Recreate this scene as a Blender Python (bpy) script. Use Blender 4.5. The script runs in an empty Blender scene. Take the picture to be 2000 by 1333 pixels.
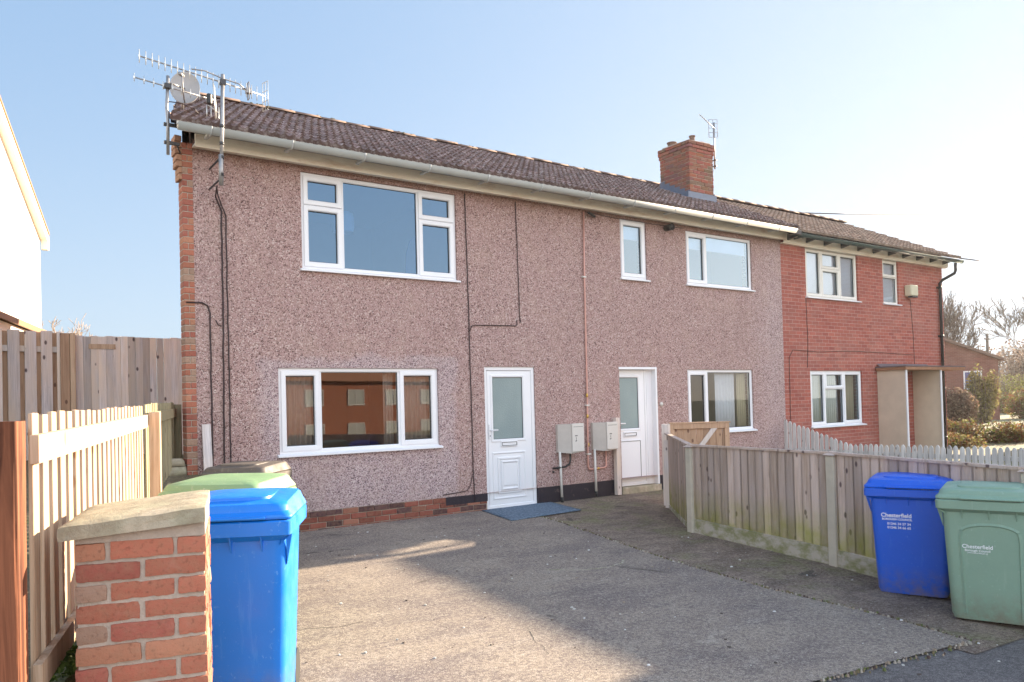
import bpy, bmesh, math, random
from mathutils import Vector, Matrix, noise as mnoise
from math import sin, cos, pi, radians as rad
random.seed(7)
sc = bpy.context.scene
COL = sc.collection

# ------------------------------------------------------------------ mesh builder
class MB:
    def __init__(s):
        s.v = []; s.f = []; s.c = []; s.sm = []
        s.M = Matrix.Identity(4); s.col = (1, .5, 0)
    def face(s, pts, col=None, sm=False):
        b = len(s.v)
        for p in pts: s.v.append(tuple(s.M @ Vector(p)))
        s.f.append(tuple(range(b, b + len(pts)))); s.c.append(col or s.col); s.sm.append(sm)
    def mesh(s, pts, faces, col=None, sm=False):
        b = len(s.v)
        for p in pts: s.v.append(tuple(s.M @ Vector(p)))
        for f in faces:
            s.f.append(tuple(b + i for i in f)); s.c.append(col or s.col); s.sm.append(sm)
    def box(s, x0, x1, y0, y1, z0, z1, col=None, jit=0, bev=0):
        j = lambda: random.uniform(-jit, jit) if jit else 0
        if bev:
            b = bev
            P = []; 
            for (x, y, z) in [(x0,y0,z0),(x1,y0,z0),(x1,y1,z0),(x0,y1,z0),(x0,y0,z1),(x1,y0,z1),(x1,y1,z1),(x0,y1,z1)]:
                P.append((x + j(), y + j(), z + j()))
            cx, cy, cz = (x0+x1)/2, (y0+y1)/2, (z0+z1)/2
            sg = lambda a, c: b if a < c else -b
            V = []
            for (x, y, z) in P:
                V.append((x, y + sg(y, cy), z + sg(z, cz)))
                V.append((x + sg(x, cx), y, z + sg(z, cz)))
                V.append((x + sg(x, cx), y + sg(y, cy), z))
            X = lambda i: 3*i; Y = lambda i: 3*i+1; Z = lambda i: 3*i+2
            F = [(X(0),X(4),X(7),X(3)),(X(1),X(2),X(6),X(5)),(Y(0),Y(1),Y(5),Y(4)),(Y(3),Y(7),Y(6),Y(2)),
                 (Z(0),Z(3),Z(2),Z(1)),(Z(4),Z(5),Z(6),Z(7))]
            for a, c in ((0,1),(3,2)): F += [(Y(a),Z(a),Z(c),Y(c)) if a == 0 else (Y(a),Y(c),Z(c),Z(a))]
            for a, c in ((4,5),(7,6)): F += [(Y(a),Y(c),Z(c),Z(a)) if a == 4 else (Y(a),Z(a),Z(c),Y(c))]
            for a, c in ((0,3),(1,2)): F += [(X(a),X(c),Z(c),Z(a)) if a == 0 else (X(a),Z(a),Z(c),X(c))]
            for a, c in ((4,7),(5,6)): F += [(X(a),Z(a),Z(c),X(c)) if a == 4 else (X(a),X(c),Z(c),Z(a))]
            for a, c in ((0,4),(3,7),(1,5),(2,6)):
                F += [(X(a),Y(a),Y(c),X(c)) if a in (0, 2) else (X(a),X(c),Y(c),Y(a))]
            for i in range(8):
                F.append((X(i),Y(i),Z(i)) if i in (1,3,4,6) else (X(i),Z(i),Y(i)))
            s.mesh(V, F, col); return
        P = [(x + j(), y + j(), z + j()) for (x, y, z) in
             [(x0,y0,z0),(x1,y0,z0),(x1,y1,z0),(x0,y1,z0),(x0,y0,z1),(x1,y0,z1),(x1,y1,z1),(x0,y1,z1)]]
        s.mesh(P, [(0,3,2,1),(4,5,6,7),(0,1,5,4),(1,2,6,5),(2,3,7,6),(3,0,4,7)], col)
    def tube(s, pts, r, n=8, col=None, cap=True):
        pts = [Vector(p) for p in pts]
        rs = r if isinstance(r, (list, tuple)) else [r]*len(pts)
        V = []; F = []
        prev = None
        for i, p in enumerate(pts):
            d = (pts[min(i+1, len(pts)-1)] - pts[max(i-1, 0)]).normalized()
            a = Vector((0, 0, 1)) if abs(d.z) < .9 else Vector((1, 0, 0))
            if prev is not None and prev.cross(d).length > .05: a = prev
            e1 = (a - d*a.dot(d)).normalized(); e2 = d.cross(e1)
            prev = e1
            for k in range(n):
                t = 2*pi*k/n
                V.append(tuple(p + (e1*cos(t) + e2*sin(t))*rs[i]))
        for i in range(len(pts)-1):
            for k in range(n):
                F.append((i*n+k, i*n+(k+1) % n, (i+1)*n+(k+1) % n, (i+1)*n+k))
        if cap:
            F.append(tuple(range(n))[::-1]); F.append(tuple((len(pts)-1)*n + k for k in range(n)))
        s.mesh(V, F, col, True)
    def loft(s, rings, col=None, cap=(True, True), sm=True):
        n = len(rings[0]); V = [p for r in rings for p in r]; F = []
        for i in range(len(rings)-1):
            for k in range(n):
                F.append((i*n+k, i*n+(k+1) % n, (i+1)*n+(k+1) % n, (i+1)*n+k))
        if cap[0]: F.append(tuple(range(n))[::-1])
        if cap[1]: F.append(tuple((len(rings)-1)*n + k for k in range(n)))
        s.mesh(V, F, col, sm)
    def build(s, name, mat, parent=None, auto=None):
        me = bpy.data.meshes.new(name)
        me.from_pydata(s.v, [], s.f); me.materials.append(mat)
        ca = me.color_attributes.new('Col', 'FLOAT_COLOR', 'CORNER')
        data = []
        for f, c in zip(s.f, s.c):
            for _ in f: data.extend((c[0], c[1], c[2], 1.0))
        ca.data.foreach_set('color', data)
        me.polygons.foreach_set('use_smooth', s.sm)
        me.update()
        o = bpy.data.objects.new(name, me); COL.objects.link(o)
        if parent: o.parent = parent
        if auto:
            bm = bmesh.new(); bm.from_mesh(me); bmesh.ops.remove_doubles(bm, verts=bm.verts, dist=1e-5)
            for e in bm.edges:
                if len(e.link_faces) == 2 and e.calc_face_angle(0) > auto: e.smooth = False
            bm.to_mesh(me); bm.free()
        return o

def tag(o, label=None, cat=None, group=None, kind=None):
    if label: o['label'] = label
    if cat: o['category'] = cat
    if group: o['group'] = group
    if kind: o['kind'] = kind
    return o
def empty(name, loc=(0, 0, 0), rz=0, **k):
    o = bpy.data.objects.new(name, None); COL.objects.link(o)
    o.location = loc; o.rotation_euler = (0, 0, rz); o.empty_display_size = .1
    return tag(o, **k)
def copy_tree(o, parent=None):
    c = o.copy(); COL.objects.link(c)
    if parent: c.parent = parent
    for ch in list(o.children): copy_tree(ch, c)
    return c
def rrect(w, d, r, z, n=4, oy=0):
    P = []
    for cx, cy, a0 in ((w/2-r, -d/2+r, -pi/2), (w/2-r, d/2-r, 0), (-w/2+r, d/2-r, pi/2), (-w/2+r, -d/2+r, pi)):
        for k in range(n+1):
            a = a0 + pi/2*k/n
            P.append((cx + r*cos(a), cy + oy + r*sin(a), z))
    return P

# ------------------------------------------------------------------ materials
class NT:
    def __init__(s, name):
        s.m = bpy.data.materials.new(name); s.m.use_nodes = True
        s.t = s.m.node_tree; s.t.nodes.clear()
        s.out = s.n('ShaderNodeOutputMaterial')
    def n(s, t, **k):
        o = s.t.nodes.new(t)
        for a, b in k.items(): setattr(o, a, b)
        return o
    def L(s, a, b): s.t.links.new(a, b)
    def set(s, node, key, val):
        if hasattr(val, 'is_linked') or hasattr(val, 'links'): s.L(val, node.inputs[key])
        elif val is not None: node.inputs[key].default_value = val
    def obj(s, scale=(1, 1, 1), loc=(0, 0, 0), rot=(0, 0, 0)):
        tc = s.n('ShaderNodeTexCoord'); mp = s.n('ShaderNodeMapping')
        s.L(tc.outputs['Object'], mp.inputs[0]); mp.inputs['Scale'].default_value = scale
        mp.inputs['Location'].default_value = loc; mp.inputs['Rotation'].default_value = rot
        return mp.outputs[0]
    def noise(s, vec, scale, detail=4, rough=.55, col=False, dist=0):
        k = s.n('ShaderNodeTexNoise'); s.L(vec, k.inputs['Vector'])
        k.inputs['Scale'].default_value = scale; k.inputs['Detail'].default_value = detail
        k.inputs['Roughness'].default_value = rough; k.inputs['Distortion'].default_value = dist
        return k.outputs['Color' if col else 'Fac']
    def vor(s, vec, scale, feat='F1', out='Distance', rnd=1):
        k = s.n('ShaderNodeTexVoronoi', feature=feat); s.L(vec, k.inputs['Vector'])
        k.inputs['Scale'].default_value = scale; k.inputs['Randomness'].default_value = rnd
        return k.outputs[out]
    def ramp(s, fac, stops, interp='LINEAR'):
        k = s.n('ShaderNodeValToRGB'); s.L(fac, k.inputs[0]); k.color_ramp.interpolation = interp
        e = k.color_ramp.elements
        while len(e) < len(stops): e.new(.5)
        for el, (p, c) in zip(e, stops):
            el.position = p
            el.color = (c, c, c, 1) if isinstance(c, (int, float)) else (*c, 1)
        return k.outputs[0]
    def mix(s, fac, a, b, mode='MIX'):
        k = s.n('ShaderNodeMix', data_type='RGBA', blend_type=mode)
        s.set(k, 0, fac)
        for i, v in ((6, a), (7, b)):
            if isinstance(v, tuple): k.inputs[i].default_value = (*v, 1) if len(v) == 3 else v
            else: s.L(v, k.inputs[i])
        return k.outputs[2]
    def math(s, op, a, b=None, c=None, clamp=False):
        k = s.n('ShaderNodeMath', operation=op, use_clamp=clamp)
        for i, v in enumerate((a, b, c)):
            if v is not None: s.set(k, i, v)
        return k.outputs[0]
    def sep(s, vec):
        k = s.n('ShaderNodeSeparateXYZ'); s.L(vec, k.inputs[0]); return k.outputs
    def comb(s, x, y, z):
        k = s.n('ShaderNodeCombineXYZ')
        for i, v in enumerate((x, y, z)): s.set(k, i, v)
        return k.outputs[0]
    def attr(s):
        k = s.n('ShaderNodeVertexColor', layer_name='Col')
        sp = s.n('ShaderNodeSeparateColor'); s.L(k.outputs[0], sp.inputs[0])
        return k.outputs[0], sp.outputs
    def bump(s, h, strength=.4, dist=.01, nrm=None):
        k = s.n('ShaderNodeBump'); s.L(h, k.inputs['Height'])
        k.inputs['Strength'].default_value = strength; k.inputs['Distance'].default_value = dist
        if nrm: s.L(nrm, k.inputs['Normal'])
        return k.outputs[0]
    def bsdf(s, col, rough=.6, metal=0, spec=.5, nrm=None, **k):
        b = s.n('ShaderNodeBsdfPrincipled')
        if isinstance(col, tuple): b.inputs['Base Color'].default_value = (*col, 1)
        else: s.L(col, b.inputs['Base Color'])
        s.set(b, 'Roughness', rough); s.set(b, 'Metallic', metal); b.inputs['Specular IOR Level'].default_value = spec
        if nrm: s.L(nrm, b.inputs['Normal'])
        for a, v in k.items(): b.inputs[a].default_value = v
        s.L(b.outputs[0], s.out.inputs[0]); return b

def plain(name, col, rough=.5, metal=0, var=.12, nscale=6, bump=0, bscale=60, spec=.5):
    t = NT(name); v = t.obj()
    n = t.noise(v, nscale, 5)
    c = t.mix(n, tuple(x*(1-var) for x in col), tuple(min(1, x*(1+var)) for x in col))
    nr = t.bump(t.noise(v, bscale, 3), bump, .004) if bump else None
    t.bsdf(c, rough, metal, spec, nr); return t.m

def wood_mat(name, c1, c2, knot=(.10, .05, .03), grain=1.0, moss=None, weather=None):
    """boards along Z; Col.r = tint, Col.g = random offset, Col.b = moss height switch"""
    t = NT(name); v = t.obj(); col, s = t.attr()
    off = t.math('MULTIPLY', s[1], 37.0)
    x, y, z = t.sep(v)
    vv = t.comb(t.math('MULTIPLY', x, 34.0*grain), t.math('MULTIPLY_ADD', y, 34.0*grain, off), t.math('MULTIPLY_ADD', z, 1.6*grain, off))
    g = t.noise(vv, 1.0, 5, .6, dist=1.2)
    c = t.ramp(g, [(.32, c1), (.64, c2)])
    if weather:
        w = t.noise(t.comb(t.math('MULTIPLY', x, 5.0), off, t.math('MULTIPLY', z, 1.1)), 1, 4)
        c = t.mix(t.ramp(w, [(.35, 0), (.65, 1)]), c, weather)
    kv = t.comb(t.math('MULTIPLY', x, 1.0), t.math('ADD', y, off), t.math('MULTIPLY', z, .55))
    kd = t.vor(kv, 8.0)
    kf = t.ramp(kd, [(.10, 1), (.17, 0)])
    c = t.mix(t.math('MULTIPLY', kf, .85), c, knot)
    if moss:
        mz = t.math('SUBTRACT', 1.0, t.math('MULTIPLY', z, moss[1]), clamp=True)
        mz = t.math('MULTIPLY', mz, t.ramp(t.noise(v, 5, 4), [(.3, .25), (.7, 1)]))
        c = t.mix(mz, c, moss[0])
    br = t.comb(s[0], s[0], s[0])
    c = t.mix(1.0, c, br, 'MULTIPLY')
    t.bsdf(c, .8, 0, .25, t.bump(g, .35, .004)); return t.m

def brickgeo_mat():
    t = NT('hand_brick'); v = t.obj(); col, s = t.attr()
    n1 = t.noise(v, 26, 6, .65); n2 = t.noise(v, 7, 4)
    c = t.mix(t.ramp(n1, [(.35, .0), (.75, .55)]), col, (.33, .19, .12))
    c = t.mix(t.ramp(n2, [(.58, 0), (.76, .3)]), c, (.42, .31, .25))
    c = t.mix(t.ramp(t.noise(v, 60, 3), [(.55, 0), (.75, .5)]), c, (.11, .05, .035))
    t.bsdf(c, .9, 0, .2, t.bump(t.noise(v, 55, 5, .7), .7, .006)); return t.m

def brickwall_mat(name, c1, c2, mortar, msize=.009, X='x', far=False):
    t = NT(name); v = t.obj(); x, y, z = t.sep(v)
    u = x if X == 'x' else y
    vec = t.comb(u, z, 0.0)
    b = t.n('ShaderNodeTexBrick'); t.L(vec, b.inputs['Vector'])
    b.inputs['Scale'].default_value = 1; b.inputs['Brick Width'].default_value = .225
    b.inputs['Row Height'].default_value = .075; b.inputs['Mortar Size'].default_value = msize*.55
    b.inputs['Mortar Smooth'].default_value = .2; b.inputs['Bias'].default_value = 0
    b.inputs['Color1'].default_value = (*c1, 1); b.inputs['Color2'].default_value = (*c2, 1)
    b.inputs['Mortar'].default_value = (*mortar, 1)
    dv = t.comb(t.math('MULTIPLY', u, .7), t.math('MULTIPLY', z, 4.0), 0.0)
    c = t.mix(t.ramp(t.noise(dv, 2.2, 4), [(.35, 0), (.7, .5)]), b.outputs[0], tuple(q*.62 for q in c1))
    c = t.mix(t.ramp(t.noise(v, 1.1, 3), [(.45, 0), (.8, .3)]), c, (.42, .28, .24))
    c = t.mix(t.ramp(t.noise(v, 40, 3), [(.5, 0), (.8, .35)]), c, (.14, .05, .045))
    inv = t.math('SUBTRACT', 1.0, b.outputs['Fac'])
    h = t.math('MULTIPLY_ADD', t.noise(v, 50, 3), .25, inv)
    t.bsdf(c, .88, 0, .2, t.bump(h, .6, .008)); return t.m

def pebble_mat():
    t = NT('pebbledash'); v = t.obj(); x, y, z = t.sep(v)
    cellc = t.vor(v, 88, out='Color'); sc_ = t.n('ShaderNodeSeparateColor'); t.L(cellc, sc_.inputs[0])
    r = sc_.outputs[0]
    pink = t.ramp(r, [(0, (.12, .065, .06)), (.11, (.26, .16, .15)), (.17, (.42, .28, .26)), (.45, (.47, .32, .30)),
                      (.5, (.55, .38, .36)), (.82, (.60, .44, .41)), (.91, (.76, .64, .60)), (1, (.80, .70, .66))], 'CONSTANT')
    grey = t.ramp(r, [(0, (.14, .11, .14)), (.15, (.27, .22, .25)), (.2, (.50, .40, .42)), (.5, (.57, .47, .50)),
                      (.52, (.63, .53, .55)), (.84, (.78, .70, .71)), (1, (.84, .8, .8))], 'CONSTANT')
    wob = t.math('MULTIPLY', t.math('SUBTRACT', t.noise(v, 1.7, 4), .5), .45)
    xx = t.math('ADD', x, wob); zz = t.math('ADD', z, wob)
    def step(val, edge, w, sgn=1):
        return t.math('MULTIPLY_ADD', val, sgn/w, -sgn*edge/w + .5, clamp=True)
    m = t.math('MULTIPLY', step(xx, 2.95, .15), step(xx, 5.75, .12, -1))
    m = t.math('MULTIPLY', m, step(zz, 2.2, .08, -1))
    m = t.math('MULTIPLY_ADD', m, .62, t.math('MULTIPLY', step(xx, 12.7, .9), .35), clamp=True)
    c = t.mix(m, pink, grey)
    big = t.noise(v, .9, 5, .6)
    c = t.mix(t.ramp(big, [(.35, .0), (.7, .25)]), c, (.46, .31, .28))
    c = t.mix(t.ramp(t.noise(v, 2.3, 5), [(.5, 0), (.75, .3)]), c, (.60, .45, .37))
    # rusty staining of its own shape, just below the fascia
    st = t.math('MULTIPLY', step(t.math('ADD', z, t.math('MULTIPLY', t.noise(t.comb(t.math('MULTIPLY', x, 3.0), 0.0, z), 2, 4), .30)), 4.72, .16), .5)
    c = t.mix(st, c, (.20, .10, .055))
    # streaks of dirt
    sv = t.comb(t.math('MULTIPLY', x, 5.0), 0.0, t.math('MULTIPLY', z, .35))
    c = t.mix(t.ramp(t.noise(sv, 1.5, 4), [(.55, 0), (.8, .28)]), c, (.22, .15, .13))
    c = t.mix(1.0, c, (.90, .88, .88), 'MULTIPLY')
    d = t.vor(v, 88)
    h = t.math('SUBTRACT', 1.0, d)
    t.bsdf(c, .85, 0, .25, t.bump(h, .9, .010)); return t.m

def concrete_mat(name, a, b_, dark, speck=(.5, .47, .42), sc1=1.0, moss=None, cracks=True):
    t = NT(name); v = t.obj()
    n = t.noise(v, 1.3*sc1, 7, .62, dist=.4)
    c = t.ramp(n, [(.36, a), (.64, b_)])
    n2 = t.noise(t.obj((1, 2.2, 1), (4, 2, 0)), .9*sc1, 6, .65)
    c = t.mix(t.ramp(n2, [(.46, 0), (.62, .6)]), c, dark)
    n5 = t.noise(t.obj((1, 1, 1), (14, 3, 0)), 4.2*sc1, 7, .75, dist=.6)
    c = t.mix(t.ramp(n5, [(.52, 0), (.68, .5)]), c, dark)
    n3 = t.noise(t.obj((1.0, 2.6, 1), (9, 5, 0)), 1.9*sc1, 7, .7)
    c = t.mix(t.ramp(n3, [(.56, 0), (.70, .4)]), c, speck)
    gr = t.noise(v, 140, 3, .7)
    c = t.mix(t.ramp(gr, [(.38, .7), (.48, 0)]), c, tuple(q*.4 for q in a))
    c = t.mix(t.ramp(gr, [(.54, 0), (.66, .6)]), c, tuple(min(1, q*1.9) for q in speck))
    if moss:
        c = t.mix(t.ramp(t.noise(v, 1.6, 6, .7, dist=.5), [(.50, 0), (.66, .8)]), c, moss)
    g2 = t.noise(v, 34, 5, .7)
    c = t.mix(t.ramp(g2, [(.38, .6), (.50, 0)]), c, dark)
    c = t.mix(t.ramp(g2, [(.52, 0), (.66, .5)]), c, speck)
    h = t.noise(v, 90, 6, .75)
    if cracks:
        vd = t.vor(t.n('ShaderNodeVectorMath', operation='ADD').outputs[0] if False else v, .42, 'DISTANCE_TO_EDGE')
        wn = t.noise(v, 3, 5)
        cr = t.ramp(t.math('ADD', vd, t.math('MULTIPLY', t.math('SUBTRACT', wn, .5), .10)), [(.0, 1), (.0035, 0)])
        cr = t.math('MULTIPLY', cr, t.ramp(t.noise(v, .8, 2), [(.54, 0), (.60, .6)]))
        c = t.mix(cr, c, (.05, .045, .04))
        h = t.math('SUBTRACT', h, cr)
    t.bsdf(c, .88, 0, .25, t.bump(h, .65, .008)); return t.m

def tile_mat(name, c1, c2, frost):
    t = NT(name); v = t.obj(); col, s = t.attr()
    n = t.noise(v, 5, 5)
    c = t.mix(n, c1, c2)
    c = t.mix(t.ramp(t.noise(v, 22, 5, .7), [(.47, 0), (.66, .62)]), c, frost)
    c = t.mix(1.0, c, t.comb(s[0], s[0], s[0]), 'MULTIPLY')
    t.bsdf(c, .8, 0, .3, t.bump(t.noise(v, 80, 4), .4, .004)); return t.m

def glass_mat(name, tint=(.75, .8, .85), ior=1.9, rough=.0, mul=1.6, gc=(.50, .72, 1)):
    t = NT(name)
    fr = t.n('ShaderNodeFresnel'); fr.inputs[0].default_value = ior
    tr = t.n('ShaderNodeBsdfTransparent'); tr.inputs[0].default_value = (*tint, 1)
    gl = t.n('ShaderNodeBsdfGlossy'); gl.inputs['Roughness'].default_value = rough; gl.inputs[0].default_value = (*gc, 1)
    v = t.obj(); nb = t.bump(t.noise(v, 1.8, 2), .02, .012); t.L(nb, gl.inputs['Normal'])
    mx = t.n('ShaderNodeMixShader'); t.L(t.math('MULTIPLY', fr.outputs[0], mul, clamp=True), mx.inputs[0])
    t.L(tr.outputs[0], mx.inputs[1]); t.L(gl.outputs[0], mx.inputs[2]); t.L(mx.outputs[0], t.out.inputs[0])
    return t.m

def leaf_mat(name, stops):
    t = NT(name); col, s = t.attr()
    c = t.ramp(s[1], stops)
    c = t.mix(1.0, c, t.comb(s[0], s[0], s[0]), 'MULTIPLY')
    b = t.bsdf(c, .7, 0, .2)
    tl = t.n('ShaderNodeBsdfTranslucent'); t.L(c, tl.inputs[0])
    mx = t.n('ShaderNodeMixShader'); mx.inputs[0].default_value = .35
    t.L(b.outputs[0], mx.inputs[1]); t.L(tl.outputs[0], mx.inputs[2]); t.L(mx.outputs[0], t.out.inputs[0])
    return t.m

def plastic_mat(name, col, scuff, rough=.38):
    t = NT(name); v = t.obj()
    n = t.noise(v, 3, 5)
    c = t.mix(n, tuple(q*.88 for q in col), tuple(min(1, q*1.1) for q in col))
    sv = t.obj((6, 6, .5))
    c = t.mix(t.ramp(t.noise(sv, 3.5, 6, .7), [(.58, 0), (.78, .4)]), c, scuff)
    c = t.mix(t.ramp(t.noise(v, 38, 4, .7), [(.62, 0), (.70, .55)]), c, scuff)
    dz = t.sep(v)[2]
    dirt = t.math('MULTIPLY', t.math('SUBTRACT', 1.0, t.math('MULTIPLY', dz, 3.5), clamp=True), t.ramp(t.noise(v, 12, 5, .7), [(.35, 0), (.65, .8)]))
    c = t.mix(dirt, c, (.20, .16, .12))
    r = t.ramp(t.noise(v, 9, 4), [(.3, rough*.8), (.7, min(1, rough*1.5))])
    t.bsdf(c, r, 0, .5, t.bump(t.noise(v, 14, 3), .12, .01)); return t.m

def curtain_mat(name, col):
    t = NT(name); v = t.obj()
    c = t.mix(t.noise(v, 3, 3), tuple(q*.8 for q in col), col)
    b = t.bsdf(c, .9, 0, .1)
    return t.m

m_peb = pebble_mat()
m_brickgeo = brickgeo_mat()
m_mortar = plain('mortar', (.42, .35, .29), .95, var=.3, nscale=30, bump=.8, bscale=120)
m_redwall = brickwall_mat('red_brick_wall', (.45, .14, .105), (.30, .085, .07), (.50, .34, .29))
m_sidewall = brickwall_mat('gable_brick_wall', (.42, .15, .09), (.34, .10, .07), (.42, .33, .28), X='y')
m_backwall = brickwall_mat('rear_brick_wall', (.42, .15, .09), (.34, .10, .07), (.42, .33, .28))
m_tile = tile_mat('brown_pantile', (.14, .075, .06), (.22, .135, .115), (.60, .53, .50))
m_tile2 = tile_mat('weathered_pantile', (.32, .20, .14), (.42, .29, .21), (.62, .52, .42))
m_ridge = plain('ridge_tile_clay', (.20, .13, .10), .9, var=.45, nscale=14, bump=.6)
m_upvc = plain('white_upvc', (.80, .81, .84), .32, var=.03, nscale=4)
m_upvc2 = plain('yellowed_upvc', (.74, .72, .66), .4, var=.06, nscale=5)
m_gasket = plain('black_gasket', (.03, .035, .04), .6)
m_gutter = plain('grey_gutter_plastic', (.42, .43, .41), .45, var=.15, nscale=5)
m_gutbk = plain('gutter_bracket_plastic', (.50, .51, .50), .45)
m_dgutter = plain('dark_green_gutter', (.045, .07, .065), .35, var=.2)
m_black = plain('black_plastic', (.02, .02, .022), .45)
m_fascia = (lambda t: (t.bsdf(t.mix(t.ramp(t.noise(t.obj((1.2, 1, 6)), 1.4, 6, .7), [(.5, 0), (.72, .65)]), (.88, .82, .70), (.55, .33, .20)), .6), t.m)[1])(NT('stained_cream_fascia'))
m_blackbrick = (lambda t: (t.bsdf(t.mix(t.ramp(t.noise(t.obj(), 6, 6, .7), [(.60, 0), (.75, .8)]), (.028, .022, .03), (.25, .18, .17)), .7, 0, .3, t.bump(t.noise(t.obj(), 20, 5), .6, .01)), t.m)[1])(NT('black_painted_plinth'))
m_glass = glass_mat('window_glass', (.33, .56, .86), 1.9, 0, 1.9, (.42, .68, 1))
m_glass_g = glass_mat('ground_floor_glass', (.90, .88, .86), 1.65, 0, 1.7, (1, .95, .9))
m_glass_s = glass_mat('sky_reflecting_glass', (.66, .82, 1), 1.8, 0, 2.8, (.68, .87, 1))
m_glass_c = glass_mat('pale_window_glass', (.95, .97, 1), 1.8, 0, 1.6, (.74, .90, 1))
m_obsc = (lambda t: (t.bsdf(t.mix(t.noise(t.obj((1, 1, .6)), 2.5, 4), (.15, .22, .24), (.26, .34, .34)), .22, 0, .6, t.bump(t.vor(t.obj(), 60), .5, .004)), t.m)[1])(NT('obscure_glass'))
m_paleblue = plain('pale_blue_room', (.42, .60, .74), .9, var=.03)
m_room = plain('room_plaster', (.62, .56, .48), .9, var=.05)
m_roomb = plain('brown_room_wallpaper', (.36, .19, .115), .9, var=.1)
m_curt = curtain_mat('grey_curtain_cloth', (.50, .47, .43))
m_curtb = curtain_mat('pale_blue_curtain_cloth', (.62, .68, .70))
m_net = curtain_mat('white_net_cloth', (.86, .90, .95))
m_cream = curtain_mat('cream_curtain_cloth', (.66, .60, .42))
m_blind = curtain_mat('white_roller_blind', (.92, .94, .97))
m_steel = plain('weathered_steel', (.34, .33, .33), .45, .6, var=.35, nscale=20)
m_alu = plain('aluminium_rod', (.62, .62, .60), .35, .7, var=.1)
m_dish = plain('grey_dish_paint', (.40, .38, .37), .6, var=.12, nscale=9)
m_cable = plain('black_cable', (.035, .018, .02), .6)
m_copper = plain('copper_pipe', (.60, .33, .28), .45, .2, var=.15, nscale=9)
m_brass = plain('brass_fitting', (.65, .42, .10), .35, .8)
m_whpipe = plain('white_conduit', (.66, .64, .60), .5, var=.15, nscale=12)
m_meter = plain('meter_box_plastic', (.62, .59, .55), .5, var=.08, nscale=7)
m_meter2 = plain('meter_box_side', (.50, .46, .42), .6, var=.15, nscale=9)
m_drive = concrete_mat('drive_concrete', (.225, .182, .155), (.31, .255, .205), (.12, .095, .10), (.46, .41, .35))
m_path = concrete_mat('path_asphalt', (.18, .13, .10), (.31, .24, .185), (.075, .052, .045), (.38, .32, .27), 2.2, (.20, .20, .09))
m_road = concrete_mat('pavement_asphalt', (.13, .12, .12), (.19, .175, .17), (.09, .08, .08), (.28, .26, .25), 1.3)
m_soil = concrete_mat('garden_soil', (.12, .09, .06), (.20, .16, .10), (.07, .06, .04), (.24, .21, .13), 2.0, (.10, .13, .04), False)
m_grass = concrete_mat('rough_ground', (.16, .17, .09), (.24, .24, .13), (.11, .10, .06), (.34, .34, .26), .25, None, False)
m_frost = concrete_mat('frosty_field', (.50, .55, .47), (.68, .72, .62), (.34, .40, .34), (.80, .82, .76), .12, None, False)
m_stone = (lambda t: (t.bsdf(t.mix(t.ramp(t.noise(t.obj(), 9, 6, .7), [(.35, 0), (.65, 1)]), (.30, .26, .19), t.mix(t.ramp(t.noise(t.obj(), 3, 3), [(.4, 0), (.6, 1)]), (.55, .47, .36), (.40, .38, .27))), .9, 0, .2, t.bump(t.noise(t.obj(), 45, 6, .75), .9, .008)), t.m)[1])(NT('coping_stone'))
m_gravel = (lambda t: (t.bsdf(t.mix(t.ramp(t.noise(t.obj((1, 1, 1.5)), 5, 6, .7), [(.42, 0), (.6, .9)]), (.46, .42, .36), (.22, .23, .10)), .9, 0, .2, t.bump(t.noise(t.obj(), 40, 5), .7, .006)), t.m)[1])(NT('mossy_gravel_board'))
m_conpost = plain('concrete_post', (.50, .46, .38), .9, var=.18, nscale=12, bump=.6, bscale=90)
m_mosswall = concrete_mat('mossy_retaining_wall', (.19, .18, .10), (.30, .27, .18), (.09, .11, .04), (.32, .33, .16), 3, (.14, .19, .05), False)
m_newwood = wood_mat('new_pale_timber', (.42, .28, .18), (.60, .44, .31), (.38, .20, .10))
m_greenwood = wood_mat('green_tinged_timber', (.26, .23, .13), (.40, .34, .22), (.12, .08, .05))
m_postwood = wood_mat('red_brown_post_timber', (.045, .014, .008), (.30, .11, .055), (.08, .03, .02), .8)
m_greywood = wood_mat('silvered_fence_timber', (.44, .40, .40), (.72, .67, .67), (.06, .03, .04), 1, None, (.70, .58, .48))
m_featherwood = wood_mat('feather_edge_timber', (.32, .23, .18), (.58, .46, .38), (.07, .04, .05), 1, ((.32, .32, .08), 2.4), (.56, .46, .42))
m_whitewood = wood_mat('flaking_white_timber', (.52, .49, .47), (.80, .78, .76), (.25, .20, .18))
m_gatewood = wood_mat('gate_timber', (.36, .22, .14), (.50, .33, .22), (.14, .07, .05))
m_blue = plastic_mat('blue_bin_plastic', (.002, .19, .74), (.14, .40, .85))
m_blue2 = plastic_mat('deep_blue_bin_plastic', (.001, .105, .66), (.08, .24, .75))
m_green = plastic_mat('green_bin_plastic', (.22, .35, .27), (.36, .50, .42), .5)
m_green2 = plastic_mat('faded_green_bin_plastic', (.20, .33, .17), (.58, .58, .42), .5)
m_blackbin = plastic_mat('grey_black_bin_plastic', (.10, .085, .075), (.38, .34, .28), .55)
m_rubber = plain('black_rubber', (.02, .02, .02), .8)
m_ink = plain('white_print', (.85, .88, .92), .6, var=.02)
m_lead = plain('lead_flashing', (.16, .19, .25), .5, .3, var=.3, nscale=12)
m_mat = (lambda t: (t.bsdf(t.mix(t.ramp(t.noise(t.obj(), 30, 5, .7), [(.4, 0), (.7, 1)]), (.085, .125, .175), (.22, .28, .36)), .95, 0, .1, t.bump(t.noise(t.obj(), 150, 3), .6, .004)), t.m)[1])(NT('blue_grey_mat_pile'))
m_board = plain('plywood_sheet', (.60, .49, .38), .85, var=.18, nscale=3.5, bump=.2)
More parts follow.
